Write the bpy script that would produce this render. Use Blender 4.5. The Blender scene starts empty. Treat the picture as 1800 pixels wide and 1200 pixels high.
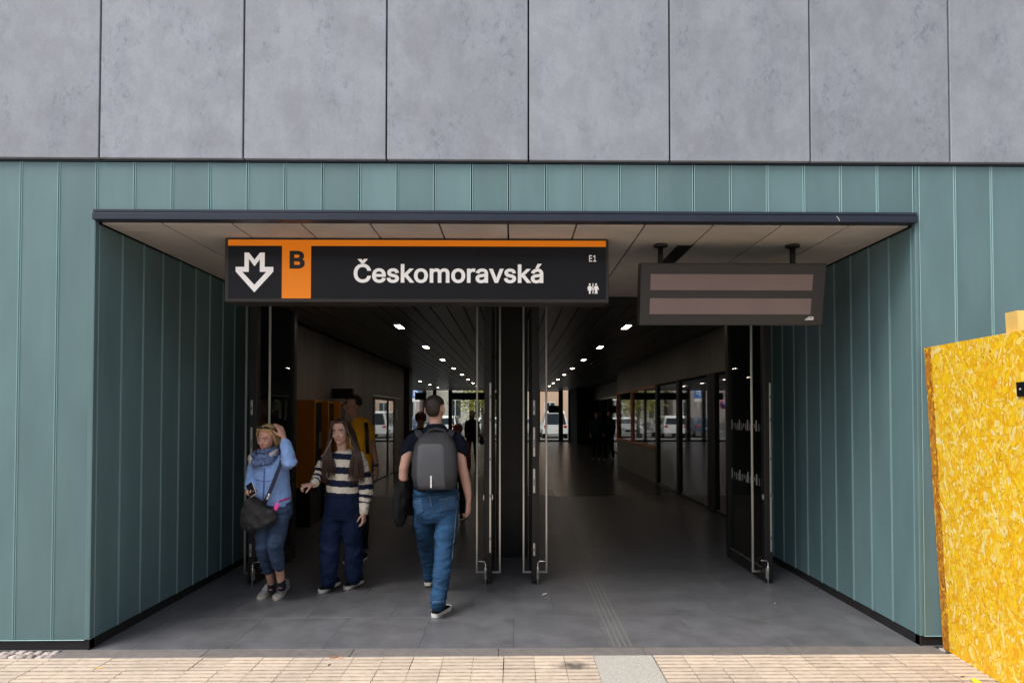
import bpy, bmesh, math, random
from mathutils import Vector, Matrix, noise
random.seed(7)
S = bpy.context.scene
COL = S.collection
rad = math.radians
# ------------------------------------------------------------------ camera
CD, CH, CF = 4.355, 1.63, 1090.0            # distance to facade, eye height, focal length in 1800-px pixels
PITCH, YAW = rad(1.2), rad(0.75)
CX, CY = 902 + CF*math.tan(YAW), 727 - CF*math.tan(PITCH)
cam = bpy.data.cameras.new('camera'); camo = bpy.data.objects.new('camera', cam); COL.objects.link(camo)
camo.location = (0, -CD, CH)
camo.rotation_euler = (math.pi/2 + PITCH, 0, -YAW)
cam.sensor_width = 36; cam.lens = 36*CF/1800
cam.shift_x = -(CX-900)/1800; cam.shift_y = (CY-600)/1800
cam.clip_end = 2000; cam.clip_start = 0.05
S.camera = camo
# ------------------------------------------------------------------ sky, sun, exposure
SUN_EL, SUN_AZ = rad(58), rad(-131)         # soft sun through thin cloud, high, from the street side and the left
W = bpy.data.worlds.new("World"); S.world = W; W.use_nodes = True
wn = W.node_tree
sky = wn.nodes.new('ShaderNodeTexSky'); sky.sky_type = 'NISHITA'; sky.sun_disc = False
sky.sun_elevation = SUN_EL; sky.sun_rotation = SUN_AZ; sky.air_density = 1.0; sky.dust_density = 3.0; sky.ozone_density = 1.0
hs = wn.nodes.new('ShaderNodeHueSaturation'); hs.inputs['Saturation'].default_value = 0.32   # thin white cloud veil
wn.links.new(sky.outputs[0], hs.inputs['Color']); wn.links.new(hs.outputs[0], wn.nodes['Background'].inputs[0])
wn.nodes['Background'].inputs[1].default_value = 0.11
sl = bpy.data.lights.new('sun', 'SUN'); sl.energy = 1.5; sl.angle = rad(30); sl.color = (1, .95, .87)
so = bpy.data.objects.new('sun', sl); COL.objects.link(so)
sd = Vector((math.sin(SUN_AZ)*math.cos(SUN_EL), math.cos(SUN_AZ)*math.cos(SUN_EL), math.sin(SUN_EL)))
so.rotation_euler = (-sd).to_track_quat('-Z', 'Y').to_euler(); so.location = (0, 20, 30)
S.view_settings.view_transform = 'Standard'; S.view_settings.look = 'None'; S.view_settings.gamma = 1
S.view_settings.use_curve_mapping = False
S.view_settings.exposure = 1.06
S.render.engine = 'CYCLES'
S.cycles.use_denoising = True
S.cycles.max_bounces = 8; S.cycles.diffuse_bounces = 4; S.cycles.glossy_bounces = 4
S.cycles.transparent_max_bounces = 12; S.cycles.caustics_reflective = False; S.cycles.caustics_refractive = False
S.cycles.sample_clamp_indirect = 6

# ------------------------------------------------------------------ pixel helpers (photo pixel -> point at a known depth)
_cp, _sp, _cy, _sy = math.cos(PITCH), math.sin(PITCH), math.cos(YAW), math.sin(YAW)
_F = Vector((_sy*_cp, _cy*_cp, _sp)); _R = Vector((_cy, -_sy, 0)); _U = _R.cross(_F)
_O = Vector((0, -CD, CH))
def _ray(px, py): return _F*CF + _R*(px-CX) + _U*(CY-py)
def P(px, py, Y): d = _ray(px, py); return _O + d*((Y+CD)/d.y)
def PX(px, py, X): d = _ray(px, py); return _O + d*(X/d.x)
def PZ(px, py, Z): d = _ray(px, py); return _O + d*((Z-CH)/d.z)

# ------------------------------------------------------------------ materials
def _n(nt, t, **k):
    n = nt.nodes.new(t)
    for a, b in k.items(): setattr(n, a, b)
    return n
def mat(name, col, rough=.6, metal=0, var=0, scale=5, stretch=(1,1,1), bump=0, bscale=60, bstretch=(1,1,1), rnd=0, spec=.5, rvar=0, coat=0, detail=5, sheen=0):
    m = bpy.data.materials.new(name); m.use_nodes = True; nt = m.node_tree; L = nt.links.new
    b = nt.nodes['Principled BSDF']
    b.inputs['Roughness'].default_value = rough; b.inputs['Metallic'].default_value = metal
    b.inputs['Specular IOR Level'].default_value = spec; b.inputs['Coat Weight'].default_value = coat
    b.inputs['Sheen Weight'].default_value = sheen
    b.inputs['Base Color'].default_value = (*col, 1)
    if not (var or bump or rnd or rvar): return m
    tc = _n(nt, 'ShaderNodeTexCoord'); oi = _n(nt, 'ShaderNodeObjectInfo')
    ad = _n(nt, 'ShaderNodeVectorMath', operation='ADD'); mu = _n(nt, 'ShaderNodeMath', operation='MULTIPLY'); mu.inputs[1].default_value = 91
    L(oi.outputs['Random'], mu.inputs[0]); L(tc.outputs['Object'], ad.inputs[0]); L(mu.outputs[0], ad.inputs[1])
    def nz(sc, st, det=5):
        mp = _n(nt, 'ShaderNodeMapping'); mp.inputs['Scale'].default_value = st; L(ad.outputs[0], mp.inputs[0])
        t = _n(nt, 'ShaderNodeTexNoise'); t.inputs['Scale'].default_value = sc; t.inputs['Detail'].default_value = det; t.inputs['Roughness'].default_value = .6
        L(mp.outputs[0], t.inputs['Vector']); return t
    fac = None
    if var or rvar: t = nz(scale, stretch, detail)
    if var or rnd:
        val = None
        if var:
            mr = _n(nt, 'ShaderNodeMapRange'); L(t.outputs[0], mr.inputs[0]); mr.inputs[1].default_value = .3; mr.inputs[2].default_value = .7
            mr.inputs[3].default_value = 1-var; mr.inputs[4].default_value = 1+var; val = mr.outputs[0]
        if rnd:
            m2 = _n(nt, 'ShaderNodeMapRange'); L(oi.outputs['Random'], m2.inputs[0]); m2.inputs[3].default_value = 1-rnd; m2.inputs[4].default_value = 1+rnd
            if val is None: val = m2.outputs[0]
            else:
                mm = _n(nt, 'ShaderNodeMath', operation='MULTIPLY'); L(val, mm.inputs[0]); L(m2.outputs[0], mm.inputs[1]); val = mm.outputs[0]
        mx = _n(nt, 'ShaderNodeVectorMath', operation='SCALE'); mx.inputs[0].default_value = col; L(val, mx.inputs['Scale'])
        L(mx.outputs[0], b.inputs['Base Color'])
    if rvar:
        mr = _n(nt, 'ShaderNodeMapRange'); L(t.outputs[0], mr.inputs[0]); mr.inputs[1].default_value = .3; mr.inputs[2].default_value = .7
        mr.inputs[3].default_value = max(.02, rough-rvar); mr.inputs[4].default_value = rough+rvar; L(mr.outputs[0], b.inputs['Roughness'])
    if bump:
        tb = nz(bscale, bstretch, 4); bp = _n(nt, 'ShaderNodeBump'); bp.inputs['Strength'].default_value = min(1, bump); bp.inputs['Distance'].default_value = .01
        L(tb.outputs[0], bp.inputs['Height']); L(bp.outputs[0], b.inputs['Normal'])
    return m
def concrete_mat():
    m = bpy.data.materials.new('fibre cement'); m.use_nodes = True; nt = m.node_tree; L = nt.links.new
    b = nt.nodes['Principled BSDF']; b.inputs['Roughness'].default_value = .75
    tc = _n(nt, 'ShaderNodeTexCoord'); oi = _n(nt, 'ShaderNodeObjectInfo')
    mu = _n(nt, 'ShaderNodeMath', operation='MULTIPLY'); mu.inputs[1].default_value = 53
    ad = _n(nt, 'ShaderNodeVectorMath', operation='ADD'); L(oi.outputs['Random'], mu.inputs[0]); L(tc.outputs['Object'], ad.inputs[0]); L(mu.outputs[0], ad.inputs[1])
    def nz(sc, st, det=6, ro=.6, dist=0):
        mp = _n(nt, 'ShaderNodeMapping'); mp.inputs['Scale'].default_value = st; L(ad.outputs[0], mp.inputs[0])
        t = _n(nt, 'ShaderNodeTexNoise'); t.inputs['Scale'].default_value = sc; t.inputs['Detail'].default_value = det; t.inputs['Roughness'].default_value = ro
        t.inputs['Distortion'].default_value = dist
        L(mp.outputs[0], t.inputs['Vector']); return t.outputs[0]
    def ramp(x, lo, hi, a, c):
        mr = _n(nt, 'ShaderNodeMapRange'); mr.interpolation_type = 'SMOOTHSTEP'; L(x, mr.inputs[0])
        for i, v in enumerate((lo, hi, a, c)): mr.inputs[i+1].default_value = v
        return mr.outputs[0]
    def op(o, x, y):
        n = _n(nt, 'ShaderNodeMath', operation=o)
        for i, v in enumerate((x, y)):
            if isinstance(v, (int, float)): n.inputs[i].default_value = v
            else: L(v, n.inputs[i])
        return n.outputs[0]
    big = ramp(nz(2.1, (1, 1, .8), 7, .62, .3), .38, .60, .92, 1.06)
    mid = ramp(nz(7, (1.1, 1.1, .75), 8, .72, .4), .40, .60, .935, 1.045)
    fine = ramp(nz(80, (1, 1, .6), 4, .7), .3, .7, .94, 1.05)
    pan = ramp(oi.outputs['Random'], 0, 1, .95, 1.05)
    # darker scuffs gathered in patches
    patch = ramp(nz(2.2, (1.6, 1.6, .7), 3, .5), .46, .62, 0, 1); fl = ramp(nz(22, (1, 1, .6), 7, .8, .6), .52, .62, 0, 1)
    scuff = op('SUBTRACT', 1, op('MULTIPLY', op('MULTIPLY', patch, fl), .26))
    v = op('MULTIPLY', op('MULTIPLY', big, mid), op('MULTIPLY', op('MULTIPLY', fine, pan), scuff))
    mx = _n(nt, 'ShaderNodeVectorMath', operation='SCALE'); mx.inputs[0].default_value = (.255, .276, .320); L(v, mx.inputs['Scale'])
    mc = _n(nt, 'ShaderNodeMixRGB'); mc.blend_type = 'MIX'; L(op('MULTIPLY', patch, .35), mc.inputs[0]); L(mx.outputs[0], mc.inputs[1])
    m3 = _n(nt, 'ShaderNodeVectorMath', operation='MULTIPLY'); L(mx.outputs[0], m3.inputs[0]); m3.inputs[1].default_value = (.96, .96, 1.08); L(m3.outputs[0], mc.inputs[2])
    L(mc.outputs[0], b.inputs['Base Color'])
    bp = _n(nt, 'ShaderNodeBump'); bp.inputs['Strength'].default_value = .12; bp.inputs['Distance'].default_value = .004; L(nz(70, (1, 1, .5), 5, .7), bp.inputs['Height']); L(bp.outputs[0], b.inputs['Normal'])
    return m
def glass_mat(name, tint=(.8, .85, .84), ior=1.5, rough=.0):
    m = bpy.data.materials.new(name); m.use_nodes = True; nt = m.node_tree; L = nt.links.new
    nt.nodes.remove(nt.nodes['Principled BSDF'])
    tr = _n(nt, 'ShaderNodeBsdfTransparent'); tr.inputs[0].default_value = (*tint, 1)
    gl = _n(nt, 'ShaderNodeBsdfGlossy'); gl.inputs['Roughness'].default_value = rough
    fr = _n(nt, 'ShaderNodeFresnel'); ge = _n(nt, 'ShaderNodeNewGeometry')      # a pane has two faces: both reflect as air to glass
    mr = _n(nt, 'ShaderNodeMapRange'); L(ge.outputs['Backfacing'], mr.inputs[0]); mr.inputs[3].default_value = ior; mr.inputs[4].default_value = 1/ior; L(mr.outputs[0], fr.inputs[0])
    mx = _n(nt, 'ShaderNodeMixShader'); L(fr.outputs[0], mx.inputs[0]); L(tr.outputs[0], mx.inputs[1]); L(gl.outputs[0], mx.inputs[2])
    L(mx.outputs[0], nt.nodes['Material Output'].inputs[0]); return m
def emit_mat(name, col, st):
    m = bpy.data.materials.new(name); m.use_nodes = True; b = m.node_tree.nodes['Principled BSDF']
    b.inputs['Base Color'].default_value = (*col, 1); b.inputs['Emission Color'].default_value = (*col, 1); b.inputs['Emission Strength'].default_value = st
    return m
def island_mat(name, cols, rough=.6, jit=.15):
    m = bpy.data.materials.new(name); m.use_nodes = True; nt = m.node_tree; L = nt.links.new
    b = nt.nodes['Principled BSDF']; b.inputs['Roughness'].default_value = rough
    g = _n(nt, 'ShaderNodeNewGeometry'); r = _n(nt, 'ShaderNodeValToRGB'); cr = r.color_ramp
    while len(cr.elements) < len(cols): cr.elements.new(.5)
    for i, c in enumerate(cols): cr.elements[i].position = i/(len(cols)-1); cr.elements[i].color = (*c, 1)
    L(g.outputs['Random Per Island'], r.inputs[0])
    tc = _n(nt, 'ShaderNodeTexCoord'); mp = _n(nt, 'ShaderNodeMapping'); mp.inputs['Scale'].default_value = (1, 1, .15); L(tc.outputs['Object'], mp.inputs[0])
    t = _n(nt, 'ShaderNodeTexNoise'); t.inputs['Scale'].default_value = 160; t.inputs['Detail'].default_value = 3; L(mp.outputs[0], t.inputs['Vector'])
    mr = _n(nt, 'ShaderNodeMapRange'); L(t.outputs[0], mr.inputs[0]); mr.inputs[1].default_value = .3; mr.inputs[2].default_value = .7; mr.inputs[3].default_value = 1-jit; mr.inputs[4].default_value = 1+jit
    mx = _n(nt, 'ShaderNodeVectorMath', operation='SCALE'); L(r.outputs[0], mx.inputs[0]); L(mr.outputs[0], mx.inputs['Scale']); L(mx.outputs[0], b.inputs['Base Color'])
    return m

M = {}
M['concrete'] = concrete_mat()
M['zinc'] = mat('pre-weathered zinc', (.115, .196, .214), .50, .05, var=.13, scale=1.7, stretch=(1.8,1.8,.45), bump=.13, bscale=3.5, bstretch=(1.6,1.6,.35), rnd=.09, rvar=.06, spec=.35)
M['zincedge'] = mat('lighter zinc edge', (.30, .48, .50), .4, .1, rnd=.08)  # edge beads in a paler tone than the panel face
M['reveal_edge'] = mat('zinc edge in the reveal', (.19, .31, .33), .45, .05, rnd=.08)
M['navy'] = mat('dark navy steel', (.022, .030, .050), .38, .3, var=.12, scale=3)
M['blackmetal'] = mat('black powder coat', (.012, .012, .013), .38, .2, var=.15, scale=6, rvar=.08)
M['blackrubber'] = mat('black plinth rubber', (.012, .011, .012), .6, var=.3, scale=9)
M['soffit'] = mat('soffit fibre cement', (.44, .40, .37), .75, var=.12, scale=2.6, bump=.08, bscale=50, rnd=.05)
M['void'] = mat('dark joint void', (.012, .012, .013), .9)
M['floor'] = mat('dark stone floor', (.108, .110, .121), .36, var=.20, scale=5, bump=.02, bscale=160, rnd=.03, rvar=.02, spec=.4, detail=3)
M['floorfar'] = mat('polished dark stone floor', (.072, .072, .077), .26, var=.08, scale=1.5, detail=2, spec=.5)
M['grout'] = mat('grout', (.05, .048, .046), .8)
M['threshold'] = mat('grey granite edging', (.16, .145, .14), .6, var=.16, scale=14, bump=.15, bscale=150, rnd=.06)
M['tactile'] = mat('sand-coloured ribbed concrete', (.52, .425, .340), .8, var=.13, scale=11, bump=.25, bscale=220, rnd=.09)
def darken_at(m, x, y, rx, ry, k):  # multiplies a soft-edged dark oval at x, y into the base colour
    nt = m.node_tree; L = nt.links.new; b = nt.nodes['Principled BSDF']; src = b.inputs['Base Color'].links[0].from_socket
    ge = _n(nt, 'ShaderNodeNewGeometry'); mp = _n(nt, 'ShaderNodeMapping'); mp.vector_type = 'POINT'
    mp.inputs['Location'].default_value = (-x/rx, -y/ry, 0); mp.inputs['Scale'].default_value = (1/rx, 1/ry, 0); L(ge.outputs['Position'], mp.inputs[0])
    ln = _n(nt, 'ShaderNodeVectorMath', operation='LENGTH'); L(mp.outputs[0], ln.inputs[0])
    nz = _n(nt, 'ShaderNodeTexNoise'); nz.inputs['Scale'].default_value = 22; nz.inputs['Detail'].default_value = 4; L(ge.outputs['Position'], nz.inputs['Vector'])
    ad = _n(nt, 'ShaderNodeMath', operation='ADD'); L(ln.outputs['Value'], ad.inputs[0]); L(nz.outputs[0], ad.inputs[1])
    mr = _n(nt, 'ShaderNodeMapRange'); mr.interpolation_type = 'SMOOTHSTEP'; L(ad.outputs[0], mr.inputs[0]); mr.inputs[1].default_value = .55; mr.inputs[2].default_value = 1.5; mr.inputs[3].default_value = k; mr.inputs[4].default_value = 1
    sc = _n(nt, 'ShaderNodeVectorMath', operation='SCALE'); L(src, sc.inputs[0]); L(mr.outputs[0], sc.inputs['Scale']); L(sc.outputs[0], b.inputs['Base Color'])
_q = PZ(1007, 1171, 0); darken_at(M['tactile'], _q.x, _q.y, .17, .085, .22)
M['groovedark'] = mat('darker tile grooves', (.32, .26, .212), .9, var=.30, scale=16, rnd=.12); darken_at(M['groovedark'], _q.x, _q.y, .17, .085, .3)  # darker tone on the groove faces of the ribbed tiles
M['paver'] = mat('sand-coloured concrete paver', (.46, .365, .29), .85, var=.12, scale=12, bump=.3, bscale=200, rnd=.08)
M['granite'] = mat('speckled granite slab', (.40, .385, .355), .75, var=.25, scale=120, bump=.3, bscale=180, detail=2)
M['cobble'] = mat('mosaic stone', (.42, .36, .34), .8, var=.25, scale=9, bump=.4, bscale=70, rnd=.22)
M['ground'] = mat('plaza concrete', (.40, .355, .31), .85, var=.12, scale=.7)
M['asphalt'] = mat('asphalt', (.09, .088, .085), .85, var=.15, scale=2)
M['guide'] = mat('worn metal guide strip', (.21, .205, .20), .45, .3)
M['steel'] = mat('brushed stainless steel', (.62, .60, .57), .28, .95, var=.08, scale=30, stretch=(1,1,.05))
M['plaster'] = mat('brown-grey wall board', (.33, .315, .30), .6, var=.20, scale=6, stretch=(1.6,1.6,.12), rnd=.05)
M['plank'] = mat('dark metal ceiling plank', (.075, .070, .066), .36, .25, var=.06, scale=2.5, rnd=.16)
M['glass'] = glass_mat('door glass', (.62, .66, .66), 1.5)
M['clearglass'] = glass_mat('clear glazing', (.88, .9, .89), 1.45)
M['mirror'] = mat('dark shop glazing', (.006, .006, .007), .015, 0, spec=.9, coat=1.0)
M['orange'] = mat('orange enamel', (.95, .33, .012), .4, var=.05, scale=3)
M['orangeframe'] = mat('orange window frame', (.62, .17, .02), .45)
M['signface'] = mat('sign face dark', (.012, .013, .018), .34, var=.12, scale=2, spec=.3)
M['signorange'] = emit_mat('backlit orange', (.88, .235, .003), .10)
M['letters'] = emit_mat('backlit white', (.80, .78, .78), .16)
M['white'] = mat('white vinyl', (.78, .77, .76), .5)
M['film'] = mat('white film', (.42,.44,.44), .6)
M['black'] = mat('black vinyl', (.010, .009, .010), .5)
M['boardgrey'] = mat('display housing', (.030, .0265, .026), .45, var=.08, scale=5)
M['led'] = mat('unlit led matrix', (.205, .148, .145), .7, var=.08, scale=2.5, bump=.2, bscale=240)
M['lamp'] = emit_mat('warm downlight', (1, .84, .66), 11)
M['wood'] = mat('pine batten', (.78, .52, .16), .7, var=.12, scale=8, stretch=(1,1,.15))
M['osbbase'] = mat('strand board core', (.86, .50, .015), .6, var=.2, scale=22, stretch=(1,1,.4), bump=.3, bscale=60)
M['osb'] = island_mat('strand board flakes', [(.80,.42,.006), (.90,.54,.010), (.93,.63,.014), (.91,.55,.02), (.84,.40,.006), (.93,.65,.02), (.93,.80,.38), (.92,.60,.012), (.93,.68,.12), (.87,.48,.008)], .5, .14)
M['osbedge'] = island_mat('stained strand board edge', [(.30,.085,.008), (.52,.19,.012), (.62,.27,.02), (.40,.12,.008), (.66,.36,.05)], .6, .25)

# ------------------------------------------------------------------ mesh builder
class MB:
    def __init__(s): s.v = []; s.f = []; s.mi = []; s.sm = []
    def add(s, vs, fs, mi=0, smooth=False):
        o = len(s.v); s.v += [tuple(v) for v in vs]; s.f += [tuple(i+o for i in f) for f in fs]
        s.mi += [mi]*len(fs); s.sm += [smooth]*len(fs); return s
    def box(s, x0, x1, y0, y1, z0, z1, mi=0):
        v = [(x,y,z) for z in (z0,z1) for y in (y0,y1) for x in (x0,x1)]
        return s.add(v, [(0,2,3,1),(4,5,7,6),(0,1,5,4),(2,6,7,3),(0,4,6,2),(1,3,7,5)], mi)
    def bbox(s, x0, x1, y0, y1, z0, z1, b=.004, mi=0):        # chamfered box
        vs = []; c = [(x0,x1),(y0,y1),(z0,z1)]
        idx = {}
        for i in (0,1):
            for j in (0,1):
                for k in (0,1):
                    for ax in range(3):
                        p = [c[0][i], c[1][j], c[2][k]]
                        for a2, q in enumerate((i,j,k)):
                            if a2 != ax: p[a2] += b if q == 0 else -b
                        idx[(i,j,k,ax)] = len(vs); vs.append(tuple(p))
        f = []
        for ax in range(3):                                   # main faces: vertices lying on face ax keep full extent in ax
            o = [a for a in range(3) if a != ax]
            for sd_ in (0,1):
                q = []
                for (m_, n_) in ((0,0),(1,0),(1,1),(0,1)):
                    key = [0,0,0]; key[ax] = sd_; key[o[0]] = m_; key[o[1]] = n_
                    q.append(idx[(*key, ax)])
                f.append(tuple(q))
        for ax in range(3):                                   # edge chamfers along axis ax
            o = [a for a in range(3) if a != ax]
            for m_ in (0,1):
                for n_ in (0,1):
                    q = []
                    for e, fa in ((0,o[0]),(1,o[0]),(1,o[1]),(0,o[1])):
                        key = [0,0,0]; key[ax] = e; key[o[0]] = m_; key[o[1]] = n_
                        q.append(idx[(*key, fa)])
                    f.append(tuple(q))
        for i in (0,1):
            for j in (0,1):
                for k in (0,1): f.append(tuple(idx[(i,j,k,a)] for a in range(3)))
        return s.add(vs, f, mi)
    def prism(s, poly, a, b, axis='y', mi=0):                 # poly: list of 2D points (x,z) / (y,z) / (x,y), extruded a..b
        n = len(poly)
        def pt(p, t): return {'y': (p[0], t, p[1]), 'x': (t, p[0], p[1]), 'z': (p[0], p[1], t)}[axis]
        vs = [pt(p, a) for p in poly] + [pt(p, b) for p in poly]
        fs = [tuple(range(n))[::-1], tuple(range(n, 2*n))] + [(i, (i+1) % n, n+(i+1) % n, n+i) for i in range(n)]
        return s.add(vs, fs, mi)
    def loft(s, pts, rads, n=14, mi=0, up=None, caps=True, smooth=True):
        """tube through pts; rads: r or (ra, rb); ra is along 'side', rb along 'side x tangent'"""
        pts = [Vector(p) for p in pts]; m = len(pts); rings = []
        side = None
        for i, p in enumerate(pts):
            t = (pts[min(i+1, m-1)] - pts[max(i-1, 0)]).normalized()
            if up is not None:
                u_ = Vector(up); sd_ = u_ - t*u_.dot(t); sd_.normalize()
            else:
                if side is None:
                    a_ = Vector((1,0,0)) if abs(t.x) < .8 else Vector((0,1,0)); sd_ = (a_ - t*a_.dot(t)).normalized()
                else: sd_ = (side - t*side.dot(t)).normalized()
            side = sd_; w = t.cross(sd_)
            r = rads[i]; ra, rb = r if isinstance(r, tuple) else (r, r)
            rings.append([p + sd_*(ra*math.cos(2*math.pi*k/n)) + w*(rb*math.sin(2*math.pi*k/n)) for k in range(n)])
        vs = [v for r in rings for v in r]; fs = []
        for i in range(m-1):
            for k in range(n): a_ = i*n+k; b_ = i*n+(k+1) % n; fs.append((a_, b_, b_+n, a_+n))
        if caps: fs += [tuple(range(n))[::-1], tuple(range((m-1)*n, m*n))]
        return s.add(vs, fs, mi, smooth)
    def tube(s, pts, rads, n=14, mi=0, up=None):              # loft with rounded ends
        pts = [Vector(p) for p in pts]
        rads = [rads]*len(pts) if not isinstance(rads, list) else rads
        g = lambda r, k: (r[0]*k, r[1]*k) if isinstance(r, tuple) else r*k
        mn = lambda r: min(r) if isinstance(r, tuple) else r
        d0 = (pts[0]-pts[1]).normalized(); d1 = (pts[-1]-pts[-2]).normalized(); r0, r1 = rads[0], rads[-1]
        A = [pts[0]+d0*mn(r0)*.95, pts[0]+d0*mn(r0)*.7] + pts + [pts[-1]+d1*mn(r1)*.7, pts[-1]+d1*mn(r1)*.95]
        Bq = [g(r0,.3), g(r0,.72)] + rads + [g(r1,.72), g(r1,.3)]
        return s.loft(A, Bq, n, mi, up)
    def ell(s, c, r, rot=None, n=16, m=10, mi=0):
        c = Vector(c); vs = []; fs = []
        for i in range(m+1):
            th = math.pi*i/m
            for k in range(n):
                ph = 2*math.pi*k/n; v = Vector((r[0]*math.sin(th)*math.cos(ph), r[1]*math.sin(th)*math.sin(ph), r[2]*math.cos(th)))
                vs.append(c + (rot @ v if rot else v))
        for i in range(m):
            for k in range(n): a_ = i*n+k; b_ = i*n+(k+1) % n; fs.append((a_, a_+n, b_+n, b_))
        return s.add(vs, fs, mi, True)
    def cyl(s, a, b, r, n=12, mi=0): return s.loft([a, b], [r, r], n, mi, None, True, True)
    def mesh(s, name, mats):
        me = bpy.data.meshes.new(name); me.from_pydata(s.v, [], s.f); me.update()
        for m_ in (mats if isinstance(mats, (list, tuple)) else [mats]): me.materials.append(m_)
        me.polygons.foreach_set('material_index', s.mi); me.polygons.foreach_set('use_smooth', s.sm)
        bm = bmesh.new(); bm.from_mesh(me); bmesh.ops.remove_doubles(bm, verts=bm.verts, dist=1e-6)
        bmesh.ops.recalc_face_normals(bm, faces=bm.faces); bm.to_mesh(me); bm.free()
        return me
def ob(name, me, parent=None, loc=None, rotz=None):
    if isinstance(me, tuple): me = me[0].mesh(name, me[1])
    o = bpy.data.objects.new(name, me); COL.objects.link(o)
    if loc is not None: o.location = loc
    if rotz is not None: o.rotation_euler = (0, 0, rotz)
    if parent is not None: o.parent = parent
    return o
def empty(name, loc=(0,0,0), rotz=0):
    o = bpy.data.objects.new(name, None); COL.objects.link(o); o.location = loc; o.rotation_euler = (0,0,rotz); o.empty_display_size = .2; return o
def tag(o, label, cat, group=None):
    o['label'] = label; o['category'] = cat
    if group: o['group'] = group
    return o
def struct(o, label=None):
    o['kind'] = 'structure'
    if label: o['label'] = label
    return o
def copy_tree(o, parent=None):
    c = o.copy(); COL.objects.link(c)
    if parent is not None: c.parent = parent
    for ch in list(o.children): copy_tree(ch, c)
    return c
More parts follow.
